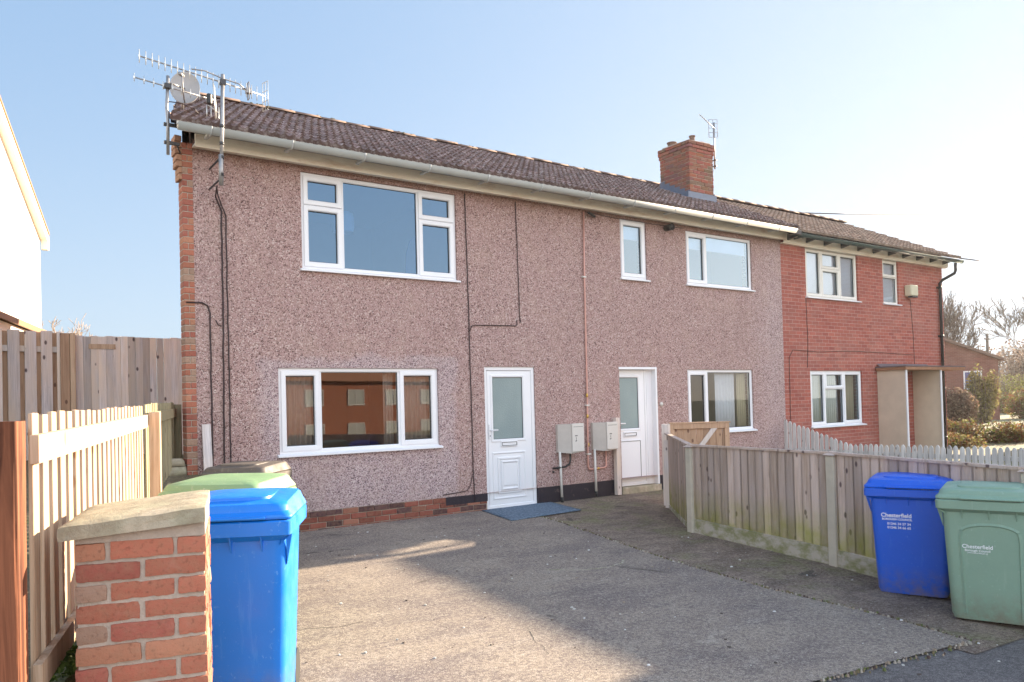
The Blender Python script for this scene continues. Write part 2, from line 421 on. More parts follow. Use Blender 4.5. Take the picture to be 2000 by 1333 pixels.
m_felt = plain('roofing_felt', (.14, .11, .12), .85, var=.3, nscale=9, bump=.4)
m_render = plain('white_render', (.84, .82, .78), .85, var=.02, bump=.3)
m_cream_b = plain('cream_bargeboard', (.78, .68, .55), .5, var=.06)
m_clayroof = plain('far_clay_roof', (.42, .20, .12), .85, var=.2, nscale=8)
m_brown = plain('brown_stained_wood', (.30, .15, .08), .7, var=.25, nscale=9)
m_bark = plain('tree_bark', (.15, .11, .085), .9, var=.35, nscale=6)
m_birch = plain('pale_branch_bark', (.36, .28, .23), .9, var=.35, nscale=6)
m_farbrick = brickwall_mat('far_brick', (.26, .11, .08), (.21, .085, .065), (.28, .2, .17))
m_opp = brickwall_mat('opposite_brick', (.52, .19, .11), (.42, .13, .08), (.5, .4, .34))
m_grout = plain('dark_paint', (.05, .05, .055), .5)
m_lamp = plain('lamp_glass', (.8, .82, .85), .3)
m_bramble = leaf_mat('bramble_leaf', [(0, (.16, .08, .05)), (.3, (.26, .14, .07)), (.6, (.24, .24, .07)), (.85, (.12, .17, .04)), (1, (.42, .40, .22))])
m_hedge = leaf_mat('hedge_leaf', [(0, (.14, .15, .04)), (.5, (.24, .24, .07)), (1, (.36, .33, .12))])
m_brownleaf = leaf_mat('brown_twig', [(0, (.12, .07, .05)), (.5, (.22, .14, .10)), (1, (.34, .25, .17))])
m_yleaf = leaf_mat('yellow_leaf', [(0, (.20, .17, .06)), (.5, (.32, .27, .10)), (1, (.24, .22, .11))])
m_weed = leaf_mat('weed_leaf', [(0, (.06, .12, .02)), (.5, (.12, .2, .04)), (1, (.2, .26, .07))])

# ------------------------------------------------------------------ terrain
def g(X, Y):
    xs = min(max(X, 0), 9); ys = min(max(Y, -13), 0)
    return -.05 + ys*(-.0045 + .006*xs)
def sheet(name, poly_fn, xs, ys, dz, mat, keep=None):
    mb = MB(); nx, ny = len(xs), len(ys)
    P = [(x, y, g(x, y) + dz) for y in ys for x in xs]
    F = []
    for j in range(ny-1):
        for i in range(nx-1):
            cx, cy = (xs[i]+xs[i+1])/2, (ys[j]+ys[j+1])/2
            if keep is None or keep(cx, cy): F.append((j*nx+i, j*nx+i+1, (j+1)*nx+i+1, (j+1)*nx+i))
    mb.mesh(P, F, sm=True)
    return mb.build(name, mat)
def strip(name, L, R, mat, dz, n=24, thick=0):
    """surface between two polylines following g()"""
    def samp(pl, t):
        d = [0]
        for a, b in zip(pl, pl[1:]): d.append(d[-1] + math.dist(a, b))
        q = t*d[-1]
        for i in range(len(pl)-1):
            if q <= d[i+1] + 1e-9:
                k = (q-d[i])/(d[i+1]-d[i]); return (pl[i][0]+(pl[i+1][0]-pl[i][0])*k, pl[i][1]+(pl[i+1][1]-pl[i][1])*k)
    mb = MB(); P = []; m = 14
    for i in range(n+1):
        a, b = samp(L, i/n), samp(R, i/n)
        for j in range(m+1):
            k = j/m; x, y = a[0]+(b[0]-a[0])*k, a[1]+(b[1]-a[1])*k
            P.append((x, y, g(x, y)+dz))
    if thick:
        for i in range((n+1)*(m+1)):
            x, y, z = P[i]
            if i//(m+1) >= 0 and (i % (m+1) == m): x += .022*mnoise.noise(Vector((x*4, y*4, 0)))
            if i % (m+1) == m or i // (m+1) == n: P[i] = (x, y, z-.004)
    F = [(i*(m+1)+j, i*(m+1)+j+1, (i+1)*(m+1)+j+1, (i+1)*(m+1)+j) for i in range(n) for j in range(m)]
    mb.mesh(P, F, sm=True)
    if thick:
        for i in range(n):
            a = P[i*(m+1)+m]; b = P[(i+1)*(m+1)+m]
            mb.face([a, b, (b[0], b[1], b[2]-thick), (a[0], a[1], a[2]-thick)])
            a = P[i*(m+1)]; b = P[(i+1)*(m+1)]
            mb.face([b, a, (a[0], a[1], a[2]-thick), (b[0], b[1], b[2]-thick)])
        for j in range(m):
            a = P[j]; b = P[j+1]
            mb.face([a, b, (b[0], b[1], b[2]-thick), (a[0], a[1], a[2]-thick)])
    o = mb.build(name, mat)
    o.data.polygons.foreach_set('use_smooth', [True]*len(o.data.polygons))
    return o
far = [-400, -250, -150, -90, -60, -40, -28, -20, -14]
xs = far + [-11 + i*.5 for i in range(46)] + [12 + i for i in range(12)] + [26, 30, 36, 44, 54, 70, 90, 120, 160, 250, 400]
ys = far + [-13 + i*.5 for i in range(27)] + [.5, 1, 2, 4, 8, 14, 20, 30, 45, 60, 90, 130, 200, 400]
tag(sheet('ground', None, xs, ys, -.03, m_grass), kind='structure')
EDGE = [(6.62, 0), (6.5, -1.4), (6.03, -3.8), (5.9, -5.2), (5.95, -6.3), (5.86, -6.95)]
EDGEL = [(-1.0, 0), (-1.0, -1.4), (-1.0, -3.8), (-1, -5.2), (-1, -6.3), (-1.0, -6.55)]
tag(strip('driveway', EDGEL, EDGE, m_drive, .012, 40, .03), kind='structure')
tag(strip('path', [(5.6, .2), (5.6, -3.0), (5.6, -5.2), (5.6, -7.1)], [(13.4, .2), (9.4, -2.8), (9.2, -5), (9.0, -7.1)], m_path, .000, 40), kind='structure')
tag(strip('pavement', [(-6, -6.3), (-6, -9), (-6, -13)], [(16, -7.15), (16, -9), (16, -13)], m_road, -.006, 24), kind='structure')
tag(strip('road', [(-60, -13), (-60, -20)], [(60, -13), (60, -20)], m_road, -.012, 4), kind='structure')

# raised garden bed on the left, with a mossy retaining wall
def gbed(Y): return .47 + (Y+6.6)*.047
BED = [(.02, -6.75), (.62, -5.2), (.83, -4.6), (1.05, -3.9), (1.62, -2.4), (2.46, -.02), (2.46, 0.02)]
mb = MB(); P = []
for (x, y) in BED + [(2.6, 3.2), (3.0, 14)]:
    z = gbed(min(y, 3)); P += [(x, y, z), (-3, y, z+.03), (-30, y, z+.1)]
mb.mesh(P, [(3*i, 3*i+3, 3*i+4, 3*i+1) for i in range(len(BED)+1)] + [(3*i+1, 3*i+4, 3*i+5, 3*i+2) for i in range(len(BED)+1)])
tag(mb.build('garden_bed', m_soil), kind='structure')
mb = MB()
for (a, b) in zip(BED[:-1], BED[1:-1]):
    n = 6
    for i in range(n):
        p = [a[k]+(b[k]-a[k])*i/n for k in (0, 1)]; q = [a[k]+(b[k]-a[k])*(i+1)/n for k in (0, 1)]
        d = Vector((q[0]-p[0], q[1]-p[1], 0)).normalized(); nn = Vector((d.y, -d.x, 0))*.05
        z0, z1 = gbed(p[1]) + .012, gbed(q[1]) + .012
        A = [(p[0]-nn.x, p[1]-nn.y), (p[0]+nn.x, p[1]+nn.y), (q[0]+nn.x, q[1]+nn.y), (q[0]-nn.x, q[1]-nn.y)]
        zt = [z0, z0, z1, z1]
        mb.face([(x, y, z) for (x, y), z in zip(A, zt)])
        mb.face([(A[1][0], A[1][1], -.12), (A[2][0], A[2][1], -.12), (*A[2], z1), (*A[1], z0)])
        mb.face([(A[3][0], A[3][1], -.12), (A[0][0], A[0][1], -.12), (*A[0], z0), (*A[3], z1)])
tag(mb.build('retaining_wall', m_mosswall), 'low mossy retaining wall holding up the bed behind the left bins', 'retaining wall')

# ------------------------------------------------------------------ brick geometry
def brick_cols():
    r = random.random()
    if r < .55: c = (.50, .17, .085)
    elif r < .75: c = (.43, .12, .07)
    elif r < .9: c = (.56, .25, .12)
    else: c = (.46, .30, .20)
    k = random.uniform(.85, 1.15)
    return tuple(q*k for q in c)
def pier_cols():
    r = random.random(); k = random.uniform(.85, 1.12)
    c = (.42, .145, .095) if r < .4 else ((.35, .105, .08) if r < .68 else ((.44, .20, .125) if r < .88 else (.36, .24, .18)))
    return tuple(q*k for q in c)
def bricks(mb, W, D, rows, z0, jit=.003, colf=brick_cols, bl=.215, start=0, faces='all', bev=.006, j=.010, rough=False):
    """solid pier shell W along x (0..W), D along y (0..D), stretcher bond, courses of 75 mm"""
    for r in range(rows):
        za, zb = z0 + r*.075 + .005, z0 + r*.075 + .070
        off = (r+start) % 2
        def run(L, fn, half):
            x = 0; first = True
            while x < L - .02:
                w = (.1025 if (half and first) else bl); w = min(w, L - x)
                if L - (x+w) < .04: w = L - x
                fn(x, x+w); x += w + j; first = False
        if rough:
            q = lambda: random.uniform(-.004, .004)
            run(W, lambda a, b: rbrick(mb, a+q()*.6, b+q()*.6, q(), .1, za+q()*.4, zb+q()*.5, colf()), off)
            run(D-.21, lambda a, b: rbrick(mb, q(), .1, a+.105, b+.105, za, zb, colf()), 1-off)
            run(D-.21, lambda a, b: rbrick(mb, W-.1, W+q(), a+.105, b+.105, za, zb, colf()), off)
            run(W, lambda a, b: mb.box(a, b, D-.1, D, za, zb, colf(), jit, bev), 1-off); continue
        run(W, lambda a, b: mb.box(a, b, random.uniform(-.003, .002), .1, za, zb, colf(), jit, bev), off)
        run(W, lambda a, b: mb.box(a, b, D-.1, D+random.uniform(-.002, .003), za, zb, colf(), jit, bev), 1-off)
        run(D-.21, lambda a, b: mb.box(-.001, .1, a+.105, b+.105, za, zb, colf(), jit, bev), 1-off)
        run(D-.21, lambda a, b: mb.box(W-.1, W+.001, a+.105, b+.105, za, zb, colf(), jit, bev), off)

# ------------------------------------------------------------------ wall with openings
def rbrick(mb, x0, x1, y0, y1, z0, z1, col, r=.006, step=.014, amp=.0022):
    L = (x1-x0, y1-y0, z1-z0); o = (x0, y0, z0); N = [max(2, int(l/step)) for l in L]
    sd = random.uniform(0, 90)
    def P(i, j, k):
        p = [o[a] + L[a]*q/N[a] for a, q in enumerate((i, j, k))]
        n1 = mnoise.noise(Vector((p[0]*34+sd, p[1]*34, p[2]*34))); rr = r*(1.0 + 1.3*max(0, n1)*1.6)
        c = [min(max(p[a], o[a]+rr), o[a]+L[a]-rr) for a in range(3)]
        d = Vector(p) - Vector(c)
        if d.length > 1e-6: d = d.normalized()*rr
        q = Vector(c) + d
        nn = mnoise.noise_vector(Vector((q.x*70+sd, q.y*70, q.z*70)))
        return q + Vector(nn)*amp + Vector(mnoise.noise_vector(Vector((q.x*16+sd, q.y*16, q.z*16))))*.003
    for ax, s_ in ((0, 0), (0, 1), (1, 0), (1, 1), (2, 0), (2, 1)):
        u_, w_ = [a for a in range(3) if a != ax]; V = []
        for b in range(N[w_]+1):
            for a in range(N[u_]+1):
                idx = [0, 0, 0]; idx[ax] = N[ax]*s_; idx[u_] = a; idx[w_] = b; V.append(P(*idx))
        n = N[u_]+1; flip = (ax == 1) ^ (s_ == 0)
        F_ = []
        for b in range(N[w_]):
            for a in range(N[u_]):
                f = (b*n+a, b*n+a+1, (b+1)*n+a+1, (b+1)*n+a); F_.append(f[::-1] if flip else f)
        mb.mesh(V, F_, col, True)
def wall_mesh(mb, X0, X1, Z0, Z1, holes, T=.24, y0=0, x0top=None):
    xs = sorted({X0, X1, *[h[0] for h in holes], *[h[1] for h in holes]})
    zs = sorted({Z0, Z1, *[h[2] for h in holes], *[h[3] for h in holes]})
    for i in range(len(xs)-1):
        for k in range(len(zs)-1):
            cx, cz = (xs[i]+xs[i+1])/2, (zs[k]+zs[k+1])/2
            if any(h[0] < cx < h[1] and h[2] < cz < h[3] for h in holes): continue
            a, b, c, d = xs[i], xs[i+1], zs[k], zs[k+1]
            mb.face([(a, y0, c), (b, y0, c), (b, y0, d), (a, y0, d)])
            mb.face([(b, y0+T, c), (a, y0+T, c), (a, y0+T, d), (b, y0+T, d)])
    for (a, b, c, d) in holes:
        mb.face([(a, y0, c), (a, y0, d), (a, y0+T, d), (a, y0+T, c)])
        mb.face([(b, y0, d), (b, y0, c), (b, y0+T, c), (b, y0+T, d)])
        mb.face([(a, y0, d), (b, y0, d), (b, y0+T, d), (a, y0+T, d)])
        mb.face([(b, y0, c), (a, y0, c), (a, y0+T, c), (b, y0+T, c)])

def ring(mb, x0, x1, z0, z1, w, yf, yb, bev=.006):
    """picture-frame profile, mitred, front at yf"""
    o = [(x0, z0), (x1, z0), (x1, z1), (x0, z1)]
    i = [(x0+w, z0+w), (x1-w, z0+w), (x1-w, z1-w), (x0+w, z1-w)]
    sg = [(1, 1), (-1, 1), (-1, -1), (1, -1)]
    for k in range(4):
        l = (k+1) % 4
        prof = lambda q: [(o[q][0], yb, o[q][1]), (o[q][0], yf+bev, o[q][1]),
                          (o[q][0]+bev*sg[q][0], yf, o[q][1]+bev*sg[q][1]),
                          (i[q][0]-2*bev*sg[q][0], yf, i[q][1]-2*bev*sg[q][1]),
                          (i[q][0], yf+2*bev, i[q][1]), (i[q][0], yb, i[q][1])]
        A, B = prof(k), prof(l)
        for q in range(5): mb.face([A[q], B[q], B[q+1], A[q+1]])

def window(parent, x0, x1, z0, z1, cells, mat=None, glass=None, fw=.055, sw=.052, y=.03, sill=.06, sillmat=None):
    """cells: (x0,x1,z0,z1,is_sash) measured to mullion centre lines"""
    mat = mat or m_upvc; glass = glass or m_glass
    root = MB(); ring(root, x0, x1, z0, z1, fw, y, y+.07)
    seen = set()
    h = fw*.5
    for (a, b, c, d, s) in cells:
        if b < x1-.01 and ('v', b, c, d) not in seen:
            seen.add(('v', b, c, d)); root.box(b-h*.8, b+h*.8, y+.003, y+.067, max(c, z0+fw) - (0 if c > z0 else 0), min(d, z1-fw))
        if d < z1-.01 and ('h', a, b, d) not in seen:
            seen.add(('h', a, b, d)); root.box(max(a+h*.8, x0+fw) , min(b-h*.8, x1-fw), y+.005, y+.065, d-h*.8, d+h*.8)
    fr = root.build('window', mat, parent)
    g_ = MB()
    for (a, b, c, d, s) in cells:
        A = a + (fw if a <= x0+.01 else h*.8); B = b - (fw if b >= x1-.01 else h*.8)
        C_ = c + (fw if c <= z0+.01 else h*.8); D = d - (fw if d >= z1-.01 else h*.8)
        if s:
            sm_ = MB(); o = .018
            ring(sm_, A-o, B+o, C_-o, D+o, sw+o-.004, y-.016, y+.03); sm_.build('sash', mat, fr)
            A += sw; B -= sw; C_ += sw; D -= sw
        gk = MB(); ring(gk, A-.012, B+.012, C_-.012, D+.012, .018, y+.022, y+.036, .001); gk.build('gasket', m_gasket, fr)
        p = MB(); p.face([(A-.004, y+.03, C_-.004), (B+.004, y+.03, C_-.004), (B+.004, y+.03, D+.004), (A-.004, y+.03, D+.004)])
        p.build('pane', glass, fr)
    s_ = MB()
    P = [(-.05, -.012), (-.05, -.03), (y+.02, -.03), (y+.02, .014), (y-.004, .014)]
    e = .03
    for i in range(len(P)):
        a, b = P[i], P[(i+1) % len(P)]
        s_.face([(x0-e, a[0], z0+a[1]), (x0-e, b[0], z0+b[1]), (x1+e, b[0], z0+b[1]), (x1+e, a[0], z0+a[1])][::-1])
    for xx, o in ((x0-e, 1), (x1+e, -1)): s_.face([(xx, a[0], z0+a[1]) for a in P][::o])
    s_.build('sill', sillmat or mat, fr)
    return fr

def room(parent, x0, x1, z0, z1, depth, mat, y=.25):
    mb = MB(); a, b, c, d, e, f = x0, x1, y, y+depth, z0, z1
    mb.face([(a, d, e), (b, d, e), (b, d, f), (a, d, f)]); mb.face([(a, c, e), (a, d, e), (a, d, f), (a, c, f)])
    mb.face([(b, c, e), (b, c, f), (b, d, f), (b, d, e)]); mb.face([(a, c, f), (a, d, f), (b, d, f), (b, c, f)])
    mb.face([(a, c, e), (b, c, e), (b, d, e), (a, d, e)])
    return mb.build('interior_room', mat, parent)

def curtain(name, x0, x1, z0, z1, y, mat, label, pitch=.07, amp=.02, cat='curtain', group=None):
    mb = MB(); n = max(8, int((x1-x0)/pitch*8)); P = []
    for i in range(n+1):
        x = x0 + (x1-x0)*i/n; w = amp*sin(2*pi*(x-x0)/pitch + .6*sin(x*9))
        P += [(x, y+w, z0), (x, y+w*.6, z1)]
    mb.mesh(P, [(2*i, 2*i+2, 2*i+3, 2*i+1) for i in range(n)], sm=True)
    o = mb.build(name, mat)
    sm = o.modifiers.new('thickness', 'SOLIDIFY'); sm.thickness = .003
    return tag(o, label, cat, group)

# ================================================================== PEBBLEDASH HOUSE
SL = .48; EY, EZ = -.45, 4.83; RY = 2.7; RZ = EZ + SL*(RY-EY)
GX = lambda Y: 2.08 + .25*Y                      # skewed left gable
house = empty('pebbledash_house', (0, 0, 0), label='long pebbledashed pink house with white windows, two white doors and a brown pantiled roof', cat='house')
H1 = [(3.52, 5.84, 3.33, 4.59), (3.18, 5.48, .95, 2.05), (6.26, 7.19, -.05, 2.08), (8.96, 9.84, .06, 2.09),
      (9.07, 9.69, 3.6, 4.62), (10.68, 12.53, 3.6, 4.58), (10.62, 12.46, .9, 2.05)]
mb = MB(); wall_mesh(mb, 2.2, 13.44, .205, 4.78, [h if h[2] > .1 else (h[0], h[1], .205, h[3]) for h in H1]); mb.build('wall', m_peb, house)
# brick quoin strip on the left corner, with stepped kneeler on top
mb = MB()
mb.M = Matrix.Translation((2.08, .0, 0))
for r in range(8, 63):
    za = r*.075+.005; cc = pier_cols()
    if r % 2: mb.box(.0, .12, -.004+random.uniform(-.002, .002), .2, za, za+.065, cc, .002, .004)
    else: mb.box(.0, .055, -.003, .2, za, za+.065, cc, .002, .004); mb.box(.063, .12, -.004, .2, za, za+.065, pier_cols(), .002, .004)
for i, (r, e) in enumerate(((57, .035), (58, .035), (59, .06), (60, .06), (61, .075), (62, .075), (63, .075))):
    mb.box(-e, .0, -.005, .2, r*.075+.004, r*.075+.071, (.42, .23, .15), .002, .004)
mb.build('corner_quoin', m_brickgeo, house)
mb = MB(); mb.box(2.084, 2.2, .004, .19, .5, 4.7); mb.build('quoin_mortar', m_mortar, house)
# plinth of bricks, black painted round the doors
def dark_brick():
    r = random.random(); k = random.uniform(.7, 1.2)
    c = (.24, .065, .05) if r < .6 else ((.07, .035, .045) if r < .85 else (.32, .13, .09))
    return tuple(q*k for q in c)
mb = MB(); mt = MB()
mt.box(2.2, 6.26, .006, .2, -.2, .205)
for r in range(5):
    za = .207 - (r+1)*.075; x = 2.2 + (.11 if r % 2 else 0)
    while x < 6.22:
        w = min(.215, 6.255-x)
        mb.box(x, x+w, -.008+random.uniform(-.003, .003), .1, za, za+.066, dark_brick(), .003, .005); x += w+.010
mb.build('brick_plinth', m_brickgeo, house); mt.build('plinth_mortar', m_mortar, house)
mb = MB()
for (a, b) in ((7.19, 8.96), (9.84, 13.44)): mb.box(a, b, .004, .22, -.25, .205); mb.build('painted_plinth', m_blackbrick, house); mb = MB()
mb.box(5.55, 6.26, -.014, -.009, .09, .206); mb.build('painted_plinth', m_blackbrick, house)
mb = MB(); mb.box(8.94, 9.86, -.03, .22, -.2, .055, (.5, .3, .26), .004, .006); mb.build('door_step', m_stone, house)
mb = MB(); mb.box(6.27, 7.18, -.004, .2, -.2, -.052); mb.build('threshold', m_blackbrick, house)
# gable end, rear wall
mb = MB()
P = [(2.08, 0), (GX(5.85), 5.85)]
zt = lambda Y: EZ - .08 + SL*((Y if Y < RY else 2*RY-Y)-EY)
mb.face([(GX(Y), Y, z) for Y, z in ((5.85, -.2), (0.2, -.2), (0.2, zt(0)), (RY, zt(RY)), (5.85, zt(5.85)))])
mb.build('gable_wall', m_sidewall, house)
mb = MB(); mb.face([(13.44, 5.85, -.2), (GX(5.85), 5.85, -.2), (GX(5.85), 5.85, 4.75), (13.44, 5.85, 4.75)]); mb.build('rear_wall', m_backwall, house)

def tiles(mb, xl, xr, ey, ez, sl, Y1, per=.11, step=.33, amp=.016, lift=.040, seg=6):
    L = Y1-ey; n = max(1, round(L*math.sqrt(1+sl*sl)/step)); st = L/n
    dx = per/seg
    x0 = math.floor(min(xl(ey), xl(Y1))/dx)*dx; nx = int((xr-x0)/dx)+1
    ncol = {}
    for r in range(n):
        ya, yb = ey + r*st, ey + (r+1)*st + .04
        base = len(mb.v); P = []
        for i in range(nx+1):
            ph = (i % seg)/seg
            w = amp*(cos(2*pi*ph)) + amp*.25*cos(4*pi*ph)
            for k, (yy, h) in enumerate(((ya+.004, -.012), (ya, lift), (yb, 0.0))):
                x = max(x0 + i*dx, xl(yy)); x = min(x, xr)
                P.append((x, yy, ez + sl*(yy-ey) + h + (w if k else min(w, 0))))
        F = []; 
        for i in range(nx):
            if P[3*i+1][0] == P[3*i+4][0] and P[3*i+2][0] == P[3*i+5][0]: continue
            tid = (i//seg, r)
            if tid not in ncol: ncol[tid] = random.uniform(.72, 1.2)
            mb.mesh([P[3*i], P[3*i+3], P[3*i+4], P[3*i+1]], [(0, 1, 2, 3)], (ncol[tid]*.45, 0, 0), False); mb.mesh([P[3*i+1], P[3*i+4], P[3*i+5], P[3*i+2]], [(0, 1, 2, 3)], (ncol[tid], 0, 0), True)  # lower edge of each course darkened in colour to paint its shade
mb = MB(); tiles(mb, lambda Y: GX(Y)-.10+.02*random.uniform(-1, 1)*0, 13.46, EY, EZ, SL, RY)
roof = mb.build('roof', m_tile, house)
mb = MB()
mb.face([(13.46, RY, RZ), (GX(RY)-.1, RY, RZ), (GX(6.2)-.1, 6.2, RZ-SL*3.5), (13.46, 6.2, RZ-SL*3.5)])
mb.face([(GX(EY)-.06, EY+.02, EZ-.03), (13.46, EY+.02, EZ-.03), (13.46, RY, RZ-.04), (GX(RY)-.06, RY, RZ-.04)])
# verge mortar and undercloak following the skewed gable
for (ya, yb) in ((EY+.02, RY), (RY, 6.2)):
    z = lambda Y: EZ + SL*((Y if Y <= RY else 2*RY-Y)-EY)
    A = [(GX(ya)-.095, ya, z(ya)), (GX(yb)-.095, yb, z(yb))]
    mb.face([A[0], A[1], (A[1][0], A[1][1], A[1][2]-.06), (A[0][0], A[0][1], A[0][2]-.06)])
    mb.face([(A[0][0], A[0][1], A[0][2]-.06), (A[1][0], A[1][1], A[1][2]-.06), (A[1][0]+.12, A[1][1], A[1][2]-.06), (A[0][0]+.12, A[0][1], A[0][2]-.06)])
mb.build('roof_underlay', m_felt, roof)
def ridge(xa, xb, zr, parent, yr=RY):
    mb = MB(); x = xa
    while x < xb:
        w = min(.44, xb-x); dz = random.uniform(-.008, .012); k = random.uniform(.8, 1.2); P = []
        for xx in (x+.004, x+w):
            for i in range(9):
                t = pi*i/8; P.append((xx, yr - .125*cos(t), zr - .03 + dz + .06*sin(t)))
        F = [(i, i+9, i+10, i+1) for i in range(8)] + [tuple(range(9)), tuple(range(17, 8, -1))]
        mb.mesh(P, F, (k, k, k), True); x += w
    return mb.build('ridge_tiles', m_ridge, parent)
ridge(GX(RY)-.12, 13.46, RZ+.03, roof)
# moss clumps on the ridge and first tiles
mb = MB()
for _ in range(90):
    x = random.uniform(2.9, 13.2); y = RY - random.choice((random.uniform(.0, .16), random.uniform(0, .16), random.uniform(.1, 2.8))); r = random.uniform(.008, .022)
    z = EZ + SL*(y-EY) + .02 + (.05 if RY-y < .13 else 0)
    mb.loft([[(x+r*q*cos(t)*1.6, y+r*q*sin(t), z+h*r) for t in [k*pi/3 for k in range(6)]] for q, h in ((1, 0), (.8, .6), (.3, 1))], (.5, .5, .5))
tag(mb.build('roof_moss', plain('dark_moss', (.10, .095, .05), .95, var=.5, nscale=40), roof), kind='stuff')
mb = MB(); mb.box(GX(-.4)-.04, 13.44, EY+.012, EY+.03, EZ-.05, EZ+.012); mb.build('eaves_filler', m_meter, roof)
# fascia + soffit + gutter
mb = MB(); mb.box(2.2, 13.44, -.16, -.135, 4.645, 4.80); mb.box(2.2, 13.44, -.135, -.002, 4.67, 4.69)
mb.build('fascia', m_fascia, house)
def gutter(parent, xa, xb, y, z, mat, r=.062, brk=None, step=.95):
    mb = MB(); P = []; N = 10
    for x in (xa, xb):
        for i in range(N+1):
            t = pi + pi*i/N; P.append((x, y + r*cos(t), z + .075 + (r+.02)*sin(t)))
        for i in range(N, -1, -1):
            t = pi + pi*i/N; P.append((x, y + (r-.006)*cos(t), z + .075 + (r+.012)*sin(t)))
    n = 2*N+2
    mb.mesh(P, [(i, i+1, n+i+1, n+i) for i in range(n-1)] + [tuple(range(N+1))[::-1], tuple(n+i for i in range(N+1))], sm=True)
    gt = mb.build('gutter', mat, parent)
    x = xa + .35
    while x < xb:
        mb = MB()
        R = r+.008
        pts = [(x, y + R*cos(pi+pi*i/8), z + .075 + (R+.02)*sin(pi+pi*i/8)) for i in range(9)]
        for dx in (0,):
            mb.tube(pts, .009, 5)
        mb.box(x-.02, x+.02, y+r-.01, y+r+.02+.13, z+.0, z+.03); x += step
        mb.build('bracket', brk or m_gutbk, gt)
    mb = MB()
    x = xa + 4.0
    while x < xb-1:
        mb.tube([(x-.05, y, z+.073), (x+.05, y, z+.073)], r+.006, 14); x += 4.0
    return gt
gutter(house, 1.95, 13.3, -.45, 4.715, m_gutter)
# windows, doors of house 1
W1 = H1[0]; W1m1, W1m2, TR = 4.09, 5.23, 4.225
window(house, *W1, [(3.52, W1m1, 3.33, 4.17, True), (3.52, W1m1, 4.17, 4.59, True), (W1m1, W1m2, 3.33, 4.59, False),
                    (W1m2, 5.84, 3.33, 4.17, True), (W1m2, 5.84, 4.17, 4.59, True)])
G1 = H1[1]
window(house, *G1, [(3.18, 3.73, .95, 2.05, True), (3.73, 4.875, .95, 2.05, False), (4.875, 5.48, .95, 2.05, True)], glass=m_glass_g)
window(house, *H1[4], [(9.07, 9.69, 3.6, 4.62, True)], glass=m_glass_s)
window(house, *H1[5], [(10.68, 11.24, 3.6, 4.58, True), (11.24, 12.53, 3.6, 4.58, False)], glass=m_glass_s)
window(house, *H1[6], [(10.62, 11.17, .9, 2.05, True), (11.17, 12.46, .9, 2.05, False)], glass=glass_mat('dim_window_glass', (.88, .90, .92), 1.5, 0, 1.2, (.9, .95, 1)))
r1 = room(house, 3.2, 6.0, 2.7, 4.75, 3.0, m_room)
room(house, 3.0, 5.7, .2, 2.45, 2.6, m_roomb); room(house, 8.9, 9.9, 2.7, 4.75, .8, m_paleblue)
room(house, 10.4, 12.8, 2.7, 4.75, 1.0, m_paleblue); room(house, 10.4, 12.7, .2, 2.4, 3, m_room)

def door(parent, x0, x1, z0, z1, y, panel, glz, hx, mullw=.06, lz=.915):
    mb = MB(); ring(mb, x0, x1, z0, z1, mullw, y, y+.07)
    dr = mb.build('door', m_upvc, parent)
    a, b, c, d = x0+mullw+.004, x1-mullw-.004, z0+mullw*.7, z1-mullw-.004
    gx0, gx1, gz0, gz1 = glz
    L = MB()
    # leaf as a wall with a glazed opening
    wall_mesh(L, a, b, c, d, [(gx0, gx1, gz0, gz1)], T=.04, y0=y+.012)
    L.build('leaf', m_upvc, dr)
    L = MB(); ring(L, gx0-.03, gx1+.03, gz0-.03, gz1+.03, .04, y, y+.03); L.build('glazing_bead', m_upvc, dr)
    L = MB(); ring(L, gx0-.004, gx1+.004, gz0-.004, gz1+.004, .02, y+.016, y+.03, .001); L.build('gasket', m_gasket, dr)
    L = MB(); L.face([(gx0, y+.024, gz0), (gx1, y+.024, gz0), (gx1, y+.024, gz1), (gx0, y+.024, gz1)]); L.build('pane', m_obsc, dr)
    cx = (gx0+gx1)/2
    L = MB(); ring(L, cx-.15, cx+.15, lz-.04, lz+.04, .018, y-.008, y+.012, .003); L.box(cx-.132, cx+.132, y-.003, y+.01, lz-.022, lz+.022)
    lb = L.build('letterbox', m_upvc, dr)
    L = MB(); ring(L, cx-.138, cx+.138, lz-.028, lz+.028, .007, y-.0115, y-.007, .0005); L.build('letterbox_trim', m_gasket, lb)
    L = MB()
    if panel == 'moulded':
        for (e, w, dep) in ((0, .03, -.002), (.09, .035, -.010), (.15, .03, -.014)):
            ring(L, gx0-.02+e, gx1+.02-e, c+.10+e*.9, lz-.12-e*.9, w, y+dep, y+.013, .006)
        L.box(gx0+.16, gx1-.16, y-.006, y+.01, c+.30, lz-.30)
    else:
        ring(L, gx0-.03, gx1+.03, c+.09, lz-.10, .02, y+.002, y+.013, .003)
        L.box(gx0-.005, gx1+.005, y+.006, y+.012, c+.115, lz-.125)
    L.build('panel', m_upvc, dr)
    if panel != 'moulded':
        L = MB(); ring(L, gx0-.012, gx1+.012, c+.108, lz-.118, .007, y+.0012, y+.01, .0005); L.build('panel_seal', m_gasket, dr)
    L = MB(); L.box(hx-.014, hx+.014, y-.012, y+.012, 1.0, 1.22, None, 0, .004)
    L.tube([(hx, y-.01, 1.13), (hx, y-.05, 1.13), (hx+.03, y-.055, 1.13), (hx+.12, y-.05, 1.13)], .010, 8); L.build('handle', m_upvc, dr)
    L = MB(); L.box(hx-.005, hx+.005, y-.0135, y-.01, 1.035, 1.06); L.build('keyhole', m_gasket, dr)
    return dr
d1 = door(house, 6.26, 7.19, -.05, 2.08, .02, 'moulded', (6.41, 6.98, .98, 1.93), 6.345)
L = MB(); L.box(6.24, 7.22, -.05, .03, -.075, -.045, None, 0, .004); L.build('sill', m_upvc, d1)
